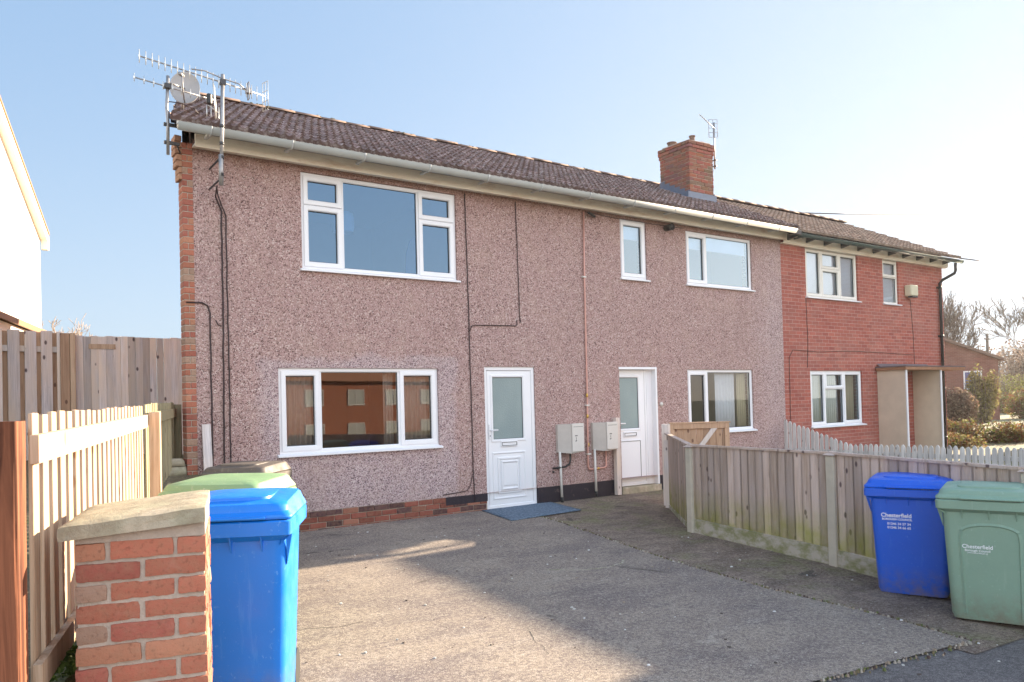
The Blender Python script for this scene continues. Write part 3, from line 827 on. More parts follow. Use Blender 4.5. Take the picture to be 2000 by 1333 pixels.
d2 = door(house, 8.96, 9.68, .06, 2.09, .10, 'flat', (9.045, 9.50, 1.03, 1.92), 9.0, .045, .94)
L = MB(); L.box(9.68, 9.84, .095, .11, .06, 2.09); L.box(9.80, 9.838, -.01, .10, .06, 2.09); L.box(8.95, 9.84, -.006, .10, 2.05, 2.088); L.build('side_lining', m_upvc, d2)

# cables on the wall
def cable(pts, r=.007, mat=m_cable, name='cable', par=house):
    out = []
    for i in range(len(pts)-1):
        a, b = Vector(pts[i]), Vector(pts[i+1]); n = max(1, int((b-a).length/.12))
        for k in range(n): 
            p = a + (b-a)*k/n
            if i or k: p += Vector((random.uniform(-.004, .004), 0, random.uniform(-.003, .003)))
            out.append(p)
    out.append(Vector(pts[-1])); m = MB(); m.tube(out, r, 6); return m.build(name, mat, par)
Y = -.012
cable([(5.99, Y, 4.62), (6.01, Y, 2.7), (6.02, Y, .6), (6.035, Y, .1)], .008)
cable([(6.02, Y, 2.60), (6.05, Y, 2.67), (6.12, Y, 2.69), (6.85, Y, 2.705), (6.872, Y, 2.72), (6.872, Y, 2.80)])
cable([(6.90, Y, 4.62), (6.93, Y, 2.78), (6.95, Y, 2.76)])
cable([(6.0, Y, .48), (5.97, Y, .34), (5.9, Y, .27), (5.5, Y, .245)], .006)
cable([(2.40, -.3, 4.15), (2.44, -.06, 4.1), (2.52, Y, 3.95), (2.52, Y, 2.8), (2.50, Y, .75)], .010)
cable([(2.40, -.3, 4.17), (2.47, -.06, 4.12), (2.57, Y, 3.9), (2.575, Y, 2.6), (2.58, Y, .75)], .008)
cable([(2.10, Y, 2.82), (2.28, Y, 2.825), (2.34, Y, 2.79), (2.365, Y, 2.70), (2.37, Y, .75)], .009)
cable([(2.50, Y, 2.55), (2.46, Y, 2.56), (2.43, Y, 2.62)], .006)
cable([(9.0, Y, 4.60), (8.6, Y, 4.62), (8.3, Y, 4.63)], .005)
cable([(9.0, Y, 4.60), (10.1, Y, 4.60), (10.6, Y, 4.605)], .005)
# copper pipe
m = MB(); m.tube([(8.25, -.03, 4.62), (8.23, -.03, 3.5), (8.22, -.03, 1.6), (8.20, -.03, .70), (8.20, -.03, .47), (8.215, -.03, .43), (8.26, -.03, .42), (8.55, -.03, .43), (8.585, -.03, .45), (8.59, -.03, .50), (8.59, -.03, .70)], .015, 8)
cp = m.build('copper_pipe', m_copper, house)
for z in (1.62, 1.28, .82): m = MB(); m.tube([(8.214, -.03, z-.03), (8.214, -.03, z+.03)], .019, 8); m.build('pipe_joint', m_brass, cp)
m = MB(); m.tube([(8.39, -.03, .4225), (8.43, -.03, .4245)], .019, 8); m.build('pipe_joint', m_brass, cp)
for z in (3.55, 1.46, .67): m = MB(); m.box(8.185, 8.255, -.05, -.002, z-.012, z+.012, None, 0, .003); m.build('pipe_clip', m_whpipe, cp)
m = MB(); m.tube([(8.30, -.09, 4.6), (8.44, -.06, 4.57), (8.5, -.02, 4.57)], .02, 8); m.build('pipe_stub', m_black, house)
m = MB(); m.tube([(10.17, -.16, 4.56), (10.17, .02, 4.56)], .055, 16); m.tube([(10.17, -.165, 4.56), (10.17, -.155, 4.56)], .063, 16); m.build('vent_pipe', m_black, house)
m = MB(); m.tube([(9.93, -.02, 1.438), (9.93, .0, 1.438)], .035, 16); m.build('round_cover', m_whpipe, house)

# meter boxes
def meter_box(x, label):
    w = .40
    r = empty('meter_box', (x, 0, .71), label=label, cat='meter box', group='utility meter boxes between the two front doors')
    mb = MB(); P = [(-.0, .0), (w, .0), (w, -.19), (.16, -.19), (.0, -.05)]
    b = [(px, py, 0.02 if i != 3 else 0) for i, (px, py) in enumerate(P)]
    t_ = [(px, py, .46) for px, py in P]
    mb.loft([b, t_], sm=False)
    bd = mb.build('box_body', m_meter2, r)
    mb = MB(); mb.box(.165, w+.008, -.212, -.191, .025, .47, None, 0, .006)
    lid = mb.build('box_door', m_meter, r)
    mb = MB(); mb.box(.19, w-.02, -.2135, -.2118, .415, .421); mb.box(.22, .27, -.2135, -.2118, .27, .284); 
    mb.tube([(.245, -.2135, .20), (.245, -.211, .20)], .010, 8); mb.box(.238, .246, -.2135, -.2118, .215, .255); mb.box(.226, .232, -.2135, -.2118, .18, .205)
    mb.build('latch_mark', m_grout, lid)
    return r
meter_box(7.575, 'left grey plastic meter box beside the front door, with a black pipe below it')
meter_box(8.30, 'right grey plastic meter box beside the recessed door, with copper pipe below it')
m = MB(); m.tube([(7.60, -.06, .74), (7.62, -.06, .0)], .02, 8); m.build('white_conduit', m_whpipe, house)
m = MB(); m.tube([(8.32, -.06, .74), (8.33, -.06, .06)], .02, 8); m.build('white_conduit', m_whpipe, house)
m = MB(); m.tube([(7.80, -.07, .73), (7.80, -.07, .60), (7.78, -.07, .54), (7.70, -.07, .50), (7.52, -.06, .49), (7.50, .0, .485)], .016, 8); m.tube([(7.50, -.02, .43), (7.50, .0, .43)], .016, 8)
m.build('black_pipe', m_black, house)
m = MB(); m.tube([(7.62, -.06, .03), (7.625, -.06, -.06)], .026, 8); m.tube([(8.33, -.06, .06), (8.335, -.06, -.02)], .024, 8); m.build('pipe_shoe', m_black, house)

# chimney
mb = MB(); mb.M = Matrix.Translation((12.07, 1.1, 0))
cb = lambda: tuple(q*random.uniform(.8, 1.15) for q in ((.29, .10, .075) if random.random() < .65 else (.20, .11, .09)))
bricks(mb, .72, .82, 16, 5.45, .004, cb, bev=.005)
mb.M = Matrix.Translation((12.055, 1.085, 0)); bricks(mb, .75, .85, 1, 6.575, .003, cb, bev=.005)
mb.M = Matrix.Translation((12.04, 1.07, 0)); bricks(mb, .78, .88, 2, 6.65, .003, cb, start=1, bev=.005)
chim = mb.build('chimney', m_brickgeo, roof)
mb = MB(); mb.box(12.08, 12.78, 1.11, 1.91, 5.4, 6.79); mb.box(12.07, 12.79, 1.10, 1.92, 6.57, 6.78); mb.build('mortar_core', m_mortar, chim)
mb = MB(); mb.box(12.1, 12.76, 1.13, 1.9, 6.785, 6.84, None, .012, .02); mb.build('flaunching', m_mortar, chim)
for (x, y, h, r, mt_) in ((12.24, 1.72, .10, .10, m_ridge), (12.4, 1.30, .15, .062, m_ridge), (12.62, 1.34, .04, .13, m_clayroof)):
    mb = MB(); n = 16
    rg = lambda rr, z: [(x+rr*cos(2*pi*k/n), y+rr*sin(2*pi*k/n), z) for k in range(n)]
    mb.loft([rg(r*.9, 6.82), rg(r*.88, 6.84+h*.8), rg(r*1.08, 6.84+h*.85), rg(r*1.08, 6.84+h), rg(r*.8, 6.84+h), rg(r*.75, 6.84+h-.05)], sm=True, cap=(True, True))
    mb.build('chimney_pot', mt_, chim, .6)
mb = MB()
zf = lambda y: EZ + SL*(y-EY)
mb.mesh([(12.0, .98, zf(.98)+.035), (12.86, .98, zf(.98)+.035), (12.86, 1.09, zf(1.09)+.045), (12.0, 1.09, zf(1.09)+.045), (12.0, 1.085, zf(1.09)+.17), (12.86, 1.085, zf(1.09)+.17)],
        [(0, 1, 2, 3), (3, 2, 5, 4)])
for sx in (12.062, 12.798):
    n = 6
    for i in range(n):
        ya, yb = 1.09 + i*.14, 1.09 + (i+1)*.14
        z = zf(yb) + .14
        mb.face([(sx, ya, zf(ya)+.02), (sx, yb, zf(yb)+.02), (sx, yb, z), (sx, ya, z)])
mb.face([(11.93, 1.0, zf(1.0)+.034), (12.07, 1.0, zf(1.0)+.038), (12.07, 1.95, zf(1.95)+.038), (11.93, 1.95, zf(1.95)+.034)])
mb.build('lead_flashing', m_lead, chim)

# ================================================================== RED BRICK HOUSE
bh = empty('brick_house', (13.44, 0, 0), label='red brick end house with white casement windows and a boarded timber porch', cat='house')
ox = 13.44
H2 = [(14.28-ox, 16.2-ox, 3.58, 4.62), (17.21-ox, 17.88-ox, 3.59, 4.62), (14.32-ox, 16.24-ox, .87, 2.04)]
XR = 19.92 - ox
mb = MB(); wall_mesh(mb, 0, XR, -.4, 4.78, H2, y0=.012); mb.build('wall', m_redwall, bh)
mb = MB()
zt2 = lambda Y: EZ - .08 + SL*((Y if Y < RY else 2*RY-Y)-EY)
mb.face([(XR, .012, -.4), (XR, 5.85, -.4), (XR, 5.85, zt2(5.85)), (XR, RY, zt2(RY)), (XR, .012, zt2(0))]); mb.build('gable_wall', m_sidewall, bh)
mb = MB(); mb.face([(XR, 5.85, -.4), (0, 5.85, -.4), (0, 5.85, 4.75), (XR, 5.85, 4.75)]); mb.build('rear_wall', m_backwall, bh)
mb = MB(); mb.M = Matrix.Translation((0, 0, 0))
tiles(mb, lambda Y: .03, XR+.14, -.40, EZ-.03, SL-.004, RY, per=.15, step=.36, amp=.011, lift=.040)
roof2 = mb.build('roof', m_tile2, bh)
mb = MB(); mb.face([(XR+.14, RY, RZ-.02), (.02, RY, RZ-.02), (.02, 6.2, RZ-SL*3.5), (XR+.14, 6.2, RZ-SL*3.5)])
mb.face([(.02, -.38, EZ-.05), (XR+.12, -.38, EZ-.05), (XR+.12, RY, RZ-.09), (.02, RY, RZ-.09)])
mb.build('roof_underlay', m_felt, roof2)
ridge(.04, XR+.16, RZ-.01, roof2)
mb = MB(); mb.box(0, XR+.1, -.10, -.075, 4.62, 4.80); mb.box(0, XR+.1, -.075, .01, 4.60, 4.62); mb.build('fascia', m_fascia, bh)
gutter(bh, -.1, XR+.25, -.36, 4.68, m_dgutter, .055, m_dgutter, 20)
x = .12
while x < XR:
    mb = MB()
    mb.mesh([(x-.022, -.34, 4.71), (x+.022, -.34, 4.71), (x+.022, -.10, 4.665), (x-.022, -.10, 4.665), (x-.022, -.34, 4.75), (x+.022, -.34, 4.75), (x+.022, -.10, 4.79), (x-.022, -.10, 4.79)],
            [(0, 3, 2, 1), (4, 5, 6, 7), (0, 1, 5, 4), (1, 2, 6, 5), (2, 3, 7, 6), (3, 0, 4, 7)]); x += .62
    mb.build('rafter_end', m_grout, bh)
mb = MB(); mb.box(-.16, .1, -.44, -.30, 4.70, 4.80, None, 0, .01); mb.build('gutter_joint', m_black, bh)
for (h, cells) in ((H2[0], [(h_, i_, c_, d_, s_) for (h_, i_, c_, d_, s_) in ((14.28, 14.87, 3.58, 4.62, True), (14.87, 15.53, 3.58, 4.22, True), (14.87, 15.53, 4.22, 4.62, True), (15.53, 16.2, 3.58, 4.62, True))]),
                   (H2[1], [(17.21, 17.88, 3.59, 4.22, False), (17.21, 17.88, 4.22, 4.62, True)]),
                   (H2[2], [(14.32, 14.88, .87, 2.04, True), (14.88, 15.56, .87, 1.66, False), (14.88, 15.56, 1.66, 2.04, True), (15.56, 16.24, .87, 2.04, True)])):
    window(bh, *h, [(a-ox, b-ox, c, d, s) for a, b, c, d, s in cells], mat=m_upvc2 if h[2] > 3 else m_upvc, y=.05, fw=.05, sw=.045, sillmat=m_upvc, glass=m_glass_c)
room(bh, .3, 3.2, 2.7, 4.75, 2, m_room); room(bh, 3.5, 4.8, 2.7, 4.75, 2, m_room); room(bh, .3, 3.2, .2, 2.4, 2.5, m_room)
# porch: two plywood side panels under a felted canopy
px0, px1 = 16.82-ox, 18.34-ox
por = MB(); por.box(px0-.06, 19.05-ox+.35, -.70, .0, 2.03, 2.10, None, 0, .006); porch = por.build('porch', m_brown, bh)
mb = MB(); mb.box(px0-.07, 19.05-ox+.36, -.71, .0, 2.103, 2.125); mb.mesh([(px0, -.08, 2.125), (19.0-ox, -.08, 2.125), (19.0-ox, .0, 2.2), (px0, .0, 2.2)], [(0, 1, 2, 3)]); mb.build('canopy_felt', m_felt, porch)
mb = MB(); mb.box(px0, px0+.018, -.64, .0, -.3, 2.03); mb.build('side_panel', m_board, porch)
mb = MB(); mb.box(px1, px1+.018, -.64, .0, -.3, 2.03); mb.build('side_panel', m_board, porch)
mb = MB(); mb.box(px0+.0, px0+.05, -.665, -.641, -.3, 2.03); mb.box(px1-.02, px1+.03, -.665, -.641, -.3, 2.03); mb.build('edge_trim', m_upvc, porch)
mb = MB(); mb.box(px0+.35, px0+1.15, .004, .011, -.1, 1.98, None, 0, .002); mb.build('front_door', m_upvc2, bh)
# flue cowl
mb = MB(); mb.box(18.12-ox, 18.44-ox, -.16, .01, 3.80, 4.06, None, 0, .02); fl = mb.build('flue_cover', plain('cream_flue_plastic', (.62, .58, .42), .5), bh)
mb = MB(); mb.box(18.16-ox, 18.40-ox, -.165, -.05, 3.765, 3.80, None, 0, .004); mb.build('flue_base', m_grout, fl)
# downpipe
mb = MB(); xd = 19.68-ox
mb.tube([(xd+.16, -.36, 4.67), (xd+.16, -.36, 4.50), (xd+.14, -.34, 4.42), (xd+.03, -.10, 4.28), (xd, -.05, 4.2), (xd, -.05, -.3)], .036, 10); dp = mb.build('downpipe', m_black, bh)
mb = MB()
for z in (4.1, 2.9, 1.6, .4): mb.tube([(xd, -.05, z-.03), (xd, -.05, z+.03)], .046, 10); mb.box(xd-.06, xd+.06, -.02, .01, z-.02, z+.02)
mb.build('pipe_collar', m_black, dp)
for pts in ([(14.25-ox, 0, 3.55), (14.27-ox, 0, 2.6), (14.22-ox, 0, 2.1)], [(13.60-ox, 0, .6), (13.62-ox, 0, 2.3), (13.75-ox, 0, 2.46), (14.6-ox, 0, 2.43), (15.9-ox, 0, 2.47), (18.4-ox, 0, 2.42)],
            [(18.36-ox, 0, 3.75), (18.44-ox, 0, 2.9), (18.46-ox, 0, 2.2)]):
    cable([(a, .004, c) for a, b, c in pts], .005, m_cable, 'cable', bh)

# curtains, blinds and things seen through the windows
curtain('curtain', 3.22, 3.72, .95, 2.02, .155, m_curt, 'grey pleated curtain inside the left pane of the big ground floor window', .075)
curtain('curtain', 4.98, 5.44, .95, 2.02, .155, m_curt, 'grey pleated curtain inside the right pane of the big ground floor window', .075)
curtain('curtain', 4.70, 4.86, .95, 2.02, .19, m_curt, 'bunched grey curtain at the right edge of the big centre pane', .05)
curtain('net_curtain', 11.52, 12.08, .92, 2.02, .15, m_net, 'white net curtain in the ground floor window above the timber gate', .09, .008, 'net curtain')
curtain('curtain', 12.16, 12.42, .92, 2.02, .16, m_cream, 'cream curtain at the right of the window above the timber gate', .06)
curtain('curtain', 14.38, 14.82, .90, 2.0, .17, m_curtb, 'pale curtain in the left pane of the brick house ground floor window', .08)
curtain('curtain', 14.95, 15.50, .90, 2.0, .17, m_curtb, 'pale curtain in the centre of the brick house ground floor window', .08)
curtain('curtain', 15.72, 16.15, .90, 2.0, .17, m_cream, 'yellowish curtain in the right pane of the brick house ground floor window', .10)
def blind(x0, x1, z0, z1, y, label):
    mb = MB(); mb.box(x0, x1, y, y+.004, z0+.02, z1); mb.box(x0, x1, y-.006, y+.010, z0, z0+.022); mb.tube([(x0, y+.02, z1), (x1, y+.02, z1)], .025, 10)
    return tag(mb.build('roller_blind', m_blind), label, 'blind', 'white blinds in the upstairs windows')
blind(9.11, 9.66, 4.30, 4.60, .13, 'white roller blind pulled a third down in the narrow upstairs window of the pebbledashed house')
blind(10.72, 12.49, 4.28, 4.56, .13, 'white roller blind pulled a quarter down in the wide upstairs window beside the vent pipe')
blind(14.31, 16.17, 3.60, 4.60, .125, 'white roller blind fully down in the three-light upstairs window of the brick house')
blind(17.24, 17.85, 3.60, 4.60, .125, 'white roller blind fully down in the narrow upstairs window of the brick house')
mb = MB(); n = 20
rg = lambda r, z: [(4.55+r*cos(2*pi*k/n), 1.1+r*sin(2*pi*k/n), z) for k in range(n)]
mb.loft([rg(.15, 4.12), rg(.165, 4.2), rg(.165, 4.33), rg(.15, 4.40)], cap=(False, False)); ls = mb.build('pendant_lamp', m_blind)
tag(ls, 'round white pendant lampshade seen through the large upstairs window', 'lampshade')
mb = MB(); mb.tube([(4.55, 1.1, 4.40), (4.55, 1.1, 4.75)], .006, 6); mb.build('flex', m_blind, ls)
mb = MB(); P = []
for k in range(25):
    t = k/24; x = 5.60 + .14*sin(pi*min(1, t*1.0))*(1 if t < .5 else 1)
prof = [(-.12, 3.1), (-.15, 3.5), (-.13, 3.85), (-.07, 4.05), (0, 4.12), (.07, 4.05), (.13, 3.85), (.15, 3.5), (.12, 3.1)]
mb.loft([[(5.62+a, .9, z) for a, z in prof], [(5.62+a, .93, z) for a, z in prof]], sm=False)
tag(mb.build('ironing_board', plain('blue_board_cover', (.10, .2, .34), .8)), 'blue ironing board standing upright inside the right pane upstairs', 'ironing board')

# ================================================================== AERIALS
def yagi(root, p0, p1, n, hl, dip=None, refl=None):
    p0, p1 = Vector(p0), Vector(p1)
    m = MB(); m.tube([p0, p1], .009, 6); m.build('boom', m_steel, root)
    m = MB()
    for k in range(n):
        p = p0 + (p1-p0)*(k/(n-1))*.93
        h = hl*(.85+.15*k/n)
        m.tube([p+Vector((0, 0, -h)), p+Vector((0, 0, h))], .0045, 5)
        m.box(p.x-.008, p.x+.008, p.y-.008, p.y+.008, p.z-.014, p.z+.014)
    m.build('directors', m_alu, root)
a1 = empty('tv_aerial', (2.385, -.6, 4.17), label='long TV aerial clamped to the front pole, sweeping over the roof corner above the dish', cat='aerial')
o = Vector(a1.location)
Lc = lambda x, y, z: Vector((x, y, z)) - o
m = MB(); m.tube([Lc(2.375, -.6, 4.17), Lc(2.41, -.6, 5.38)], .021, 10); m.tube([Lc(2.372, -.6, 4.10), Lc(2.375, -.6, 4.45)], .027, 10); m.build('mast', m_steel, a1)
for z in (4.22, 4.42, 4.58, 4.78): m = MB(); m.tube([Lc(2.374+(z-4.17)*.03, -.6, z-.018), Lc(2.374+(z-4.17)*.03, -.6, z+.018)], .027, 10); m.build('mast_clamp', m_grout, a1)
m = MB(); m.tube([Lc(2.39, -.6, 4.2), Lc(2.39, -.02, 4.2)], .012, 6); m.tube([Lc(2.39, -.6, 4.44), Lc(2.39, -.02, 4.44)], .012, 6)
m.build('wall_stay', m_grout, a1); m = MB(); m.box(2.38-o.x, 2.44-o.x, -.63-o.y, -.57-o.y, 5.26-o.z, 5.32-o.z); m.build('boom_clamp', m_grout, a1)
yagi(a1, Lc(1.50, -.815, 5.30), Lc(2.927, -.478, 5.28), 21, .085)
m = MB()   # flat grid reflector
rp = Lc(2.935, -.476, 5.28)
for dx in (-.06, 0, .06):
    d = Vector((.23, -.973, 0))*dx
    m.tube([rp+d+Vector((0, 0, -.17)), rp+d+Vector((0, 0, .17))], .004, 5)
for dz in (-.17, -.06, .06, .17): m.tube([rp+Vector((-.0138, .058, dz)), rp+Vector((.0138, -.058, dz))], .004, 5)
m.build('reflector', m_alu, a1)
m = MB(); q = Lc(2.72, -.53, 5.28)
m.tube([q+Vector((0, .03, -.10)), q+Vector((0, .03, .10)), q+Vector((0, -.03, .10)), q+Vector((0, -.03, -.10)), q+Vector((0, .03, -.10))], .006, 6); m.box(q.x-.03, q.x+.03, q.y-.03, q.y+.03, q.z-.03, q.z+.03)
m.build('dipole', m_steel, a1)
m = MB(); m.tube([Lc(2.05, -.69, 5.33), Lc(2.2, -.65, 5.36), Lc(2.41, -.6, 5.335), Lc(2.6, -.56, 5.33), Lc(2.68, -.54, 5.29)], .008, 6); m.build('boom_brace', m_steel, a1)

a2 = empty('tv_aerial', (1.905, -.15, 4.53), label='short TV aerial on the bracketed pole left of the roof corner, below the long aerial', cat='aerial')
o = Vector(a2.location)
m = MB(); m.tube([Lc(1.90, -.15, 4.50), Lc(1.905, -.15, 4.9), Lc(1.90, -.13, 5.05), Lc(1.914, -.15, 5.42)], .018, 10); m.build('mast', m_steel, a2)
m = MB(); m.box(1.86-o.x, 2.09-o.x, -.16-o.y, -.13-o.y, 4.83-o.z, 4.87-o.z, None, 0, .004); m.box(1.86-o.x, 2.03-o.x, -.16-o.y, -.13-o.y, 4.62-o.z, 4.66-o.z, None, 0, .004)
m.tube([Lc(2.0, -.14, 4.63), Lc(2.06, -.02, 4.58)], .010, 6); m.box(1.87-o.x, 1.94-o.x, -.19-o.y, -.12-o.y, 5.27-o.z, 5.32-o.z); m.build('mast_bracket', m_grout, a2)
yagi(a2, Lc(1.546, -.215, 5.30), Lc(2.44, -.06, 5.275), 9, .055)
m = MB()
for i, x in enumerate((2.36, 2.41, 2.46, 2.50)):
    m.tube([Lc(x, -.06, 5.02-.02*i), Lc(x, -.06, 5.20)], .006, 5)
for dy in (-.05, 0, .05): m.tube([Lc(2.47+dy*.4, -.05+dy, 5.04), Lc(2.45+dy*.4, -.05+dy, 5.46)], .007, 5)
m.tube([Lc(2.38, -.06, 5.2), Lc(2.5, -.05, 5.13)], .006, 5); m.build('reflector', m_alu, a2)
m = MB(); m.box(2.36-o.x, 2.42-o.x, -.09-o.y, -.03-o.y, 5.21-o.z, 5.34-o.z, None, 0, .015); m.build('junction_box', m_black, a2)
cable([Lc(1.92, -.15, 5.12), Lc(2.05, -.12, 5.14), Lc(2.2, -.08, 5.12), Lc(2.3, .0, 5.08)], .006, m_cable, 'coax', a2)
cable([Lc(1.92, -.15, 5.0), Lc(1.92, -.16, 4.93), Lc(1.98, -.16, 4.87), Lc(2.06, -.14, 4.86)], .006, m_cable, 'coax', a2)

ds = empty('satellite_dish', (2.14, .05, 5.40), 0, label='grey oval satellite dish on the roof corner, seen behind the long aerial', cat='satellite dish')
m = MB(); R = 10; rings = []
ax = Vector((-.30, -.93, .20)).normalized(); e1 = Vector((.95, -.31, 0)).normalized(); e2 = ax.cross(e1)*-1
if e2.z < 0: e2 = -e2
def dring(rf, off): return [tuple(e1*(.165*rf*cos(2*pi*k/28)) + e2*(.205*rf*sin(2*pi*k/28)) + ax*off) for k in range(28)]
m.loft([dring(i/R, .045*(i/R)**2 - .045) for i in range(1, R+1)] + [dring(1.03, .004), dring(1.03, -.008)] + [dring(i/R, .045*(i/R)**2 - .055) for i in range(R, 0, -1)])
m.build('dish', m_dish, ds)
m = MB(); m.tube([tuple(-e2*.2), tuple(-e2*.17+ax*.18), tuple(-e2*.02+ax*.27)], .009, 6); m.tube([tuple(ax*.27+Vector((-.03, 0, 0))), tuple(ax*.20+e2*.02)], .022, 10); m.build('feed_arm', m_steel, ds)
m = MB(); m.tube([(0, .03, 0), (0, .12, -.1), (0, .14, -.22)], .016, 8); m.tube([(0, .03, 0), (-.2, -.18, -.05)], .012, 8); m.build('dish_bracket', m_steel, ds)

a3 = empty('tv_aerial', (13.1, 1.3, 6.5), label='small TV aerial on a pole beside the brick chimney', cat='aerial')
o = Vector(a3.location)
m = MB(); m.tube([Lc(13.08, 1.3, 6.40), Lc(13.1, 1.3, 7.40)], .018, 8); m.build('mast', m_steel, a3)
m = MB()
for z in (6.45, 6.58): m.tube([Lc(13.09, 1.3, z), Lc(12.8, 1.4, z)], .014, 6); m.tube([Lc(13.04, 1.25, z), Lc(13.15, 1.32, z+.03)], .02, 6)
m.build('mast_bracket', m_grout, a3)
yagi(a3, Lc(12.63, 1.28, 7.48), Lc(13.12, 1.3, 7.27), 9, .028)
m = MB()
for dx in (-.08, 0, .08): m.tube([Lc(13.11+dx, 1.34-dx*.6, 7.10), Lc(13.11+dx, 1.34-dx*.6, 7.48)], .006, 5)
for z in (7.1, 7.2, 7.3, 7.4, 7.48): m.tube([Lc(13.03, 1.39, z), Lc(13.19, 1.29, z)], .005, 5)
m.build('reflector', m_steel, a3)
cable([Lc(13.09, 1.35, 6.4), Lc(13.2, 1.5, 6.15), Lc(13.35, 1.8, 6.05)], .005, m_cable, 'coax', a3)

# ================================================================== WHEELIE BINS
def text_mesh(txt, size, name, mat, parent, loc, rot, align='CENTER', bold=0):
    cu = bpy.data.curves.new(name, 'FONT'); cu.body = txt; cu.size = size; cu.align_x = align; cu.extrude = .0008
    cu.offset = bold
    ob = bpy.data.objects.new(name, cu); COL.objects.link(ob)
    dg = bpy.context.evaluated_depsgraph_get(); me = bpy.data.meshes.new_from_object(ob.evaluated_get(dg))
    bpy.data.objects.remove(ob); me.materials.clear(); me.materials.append(mat)
    o = bpy.data.objects.new(name, me); COL.objects.link(o); o.parent = parent; o.location = loc; o.rotation_euler = rot
    return o
def wheelie_bin(loc, rz, mat, label, arch=False, W=.72, D=.74, lidopen=0, text=None, style=0, tilt=0, lidmat=None):
    r = empty('wheelie_bin', loc, rz, label=label, cat='wheelie bin', group='council wheelie bins')
    m = MB()
    wb, db, wt, dt = W*.78, D*.70, W*.895, D*.86
    sec = []
    for t in (0, .012, .04, .25, .5, .75, .9, 1.0):
        z = .02 + t*.86; k = t
        sh = 0 if t > .02 else -.02
        sec.append(rrect(wb+(wt-wb)*k+sh, db+(dt-db)*k+sh, .06, z, 5))
    m.loft(sec, cap=(True, False)); m.build('body', mat, r, .7)
    # rim collar
    m = MB()
    m.loft([rrect(wt-.01, dt-.01, .06, .86, 5), rrect(W-.03, D-.03, .04, .885, 5), rrect(W, D, .035, .893, 5), rrect(W+.004, D+.004, .035, .955, 5), rrect(W-.012, D-.012, .03, .962, 5), rrect(W-.05, D-.05, .03, .958, 5)], cap=(False, False), sm=True)
    m.build('rim', mat, r, .5)
    m = MB()
    for fx in (-.25, 0, .25):
        x = fx*W
        m.mesh([(x-.004, -wy, z) for wy, z in ((dt/2-.01, .80), (dt/2-.002, .885), (D/2-.012, .888))] + [(x+.004, -wy, z) for wy, z in ((dt/2-.01, .80), (dt/2-.002, .885), (D/2-.012, .888))],
               [(0, 2, 1), (3, 4, 5), (0, 3, 5, 2)])
    for s in (-1, 1):
        m.mesh([(s*(wt/2-.03), -dt/2, .84), (s*(W/2-.01), -dt/2-.01, .888), (s*(wt/2-.02), -dt/2+.02, .888), (s*(wt/2-.03), -dt/2+.12, .84), (s*(W/2-.01), -dt/2+.13, .888)], [(0, 1, 4, 3), (0, 2, 1), (3, 4, 2)])
        m.mesh([(s*(wt/2-.004), -dt/2+.05, .74), (s*(W/2-.004), -dt/2+.03, .889), (s*(wt/2-.002), -dt/2+.02, .889), (s*(wt/2-.004), -dt/2+.08, .74)], [(0, 1, 2), (3, 1, 0), (3, 2, 1)])
    m.build('rim_rib', mat, r)
    # lid
    lid = MB(); R_ = []
    for (sx, z, rr) in ((1.0, .966, .04), (1.01, .975, .045), (1.0, .985, .05), (.95, 1.0, .06), (.93, 1.022, .07), (.90, 1.034, .08), (.72, 1.046, .09), (.4, 1.052, .08), (.1, 1.054, .02)):
        ring_ = rrect(W*sx, (D-.02)*sx if sx > .95 else (D-.02)*(sx-.01), min(rr, W*sx*.45), z, 5, .0)
        ring_ = [(a, b, c + (.022*(b/D+.5) if c > .99 else 0) ) for a, b, c in ring_]
        R_.append(ring_)
    lid.loft(R_, cap=(True, True)); lm = lid.build('lid', lidmat or mat, r, .5)
    if style:   # raised middle section with a wave-shaped step
        k = MB(); P = []
        k.loft([rrect(W*.62, D*.66, .08, 1.040, 5, -.01), rrect(W*.60, D*.64, .08, 1.062, 5, -.01), rrect(W*.54, D*.58, .07, 1.068, 5, -.01)], cap=(False, True))
        k.build('lid_panel', lidmat or mat, lm, .5)
    k = MB(); k.box(-W*.26, W*.30, -D/2-.016, -D/2+.03, .968, .984, None, 0, .006); k.build('lid_lip', lidmat or mat, lm)
    # handle bar and hinges at the back
    k = MB(); k.tube([(-W*.36, D/2-.02, .95), (-W*.36, D/2+.05, .985), (-W*.30, D/2+.07, .99), (W*.30, D/2+.07, .99), (W*.36, D/2+.05, .985), (W*.36, D/2-.02, .95)], .014, 8)
    for s in (-.2, .2): k.box(W*s-.03, W*s+.03, D/2-.03, D/2+.085, .985, 1.02, None, 0, .008)
    k.build('handle', mat, r)
    k = MB(); k.tube([(-wb/2+.02, db/2+.035, .10), (wb/2-.02, db/2+.035, .10)], .012, 8); k.build('axle', m_steel, r)
    for s in (-1, 1):
        k = MB(); k.tube([(s*(wb/2-.05), db/2+.035, .10), (s*(wb/2+.004), db/2+.035, .10)], .10, 20); w = k.build('wheel', m_rubber, r, .6)
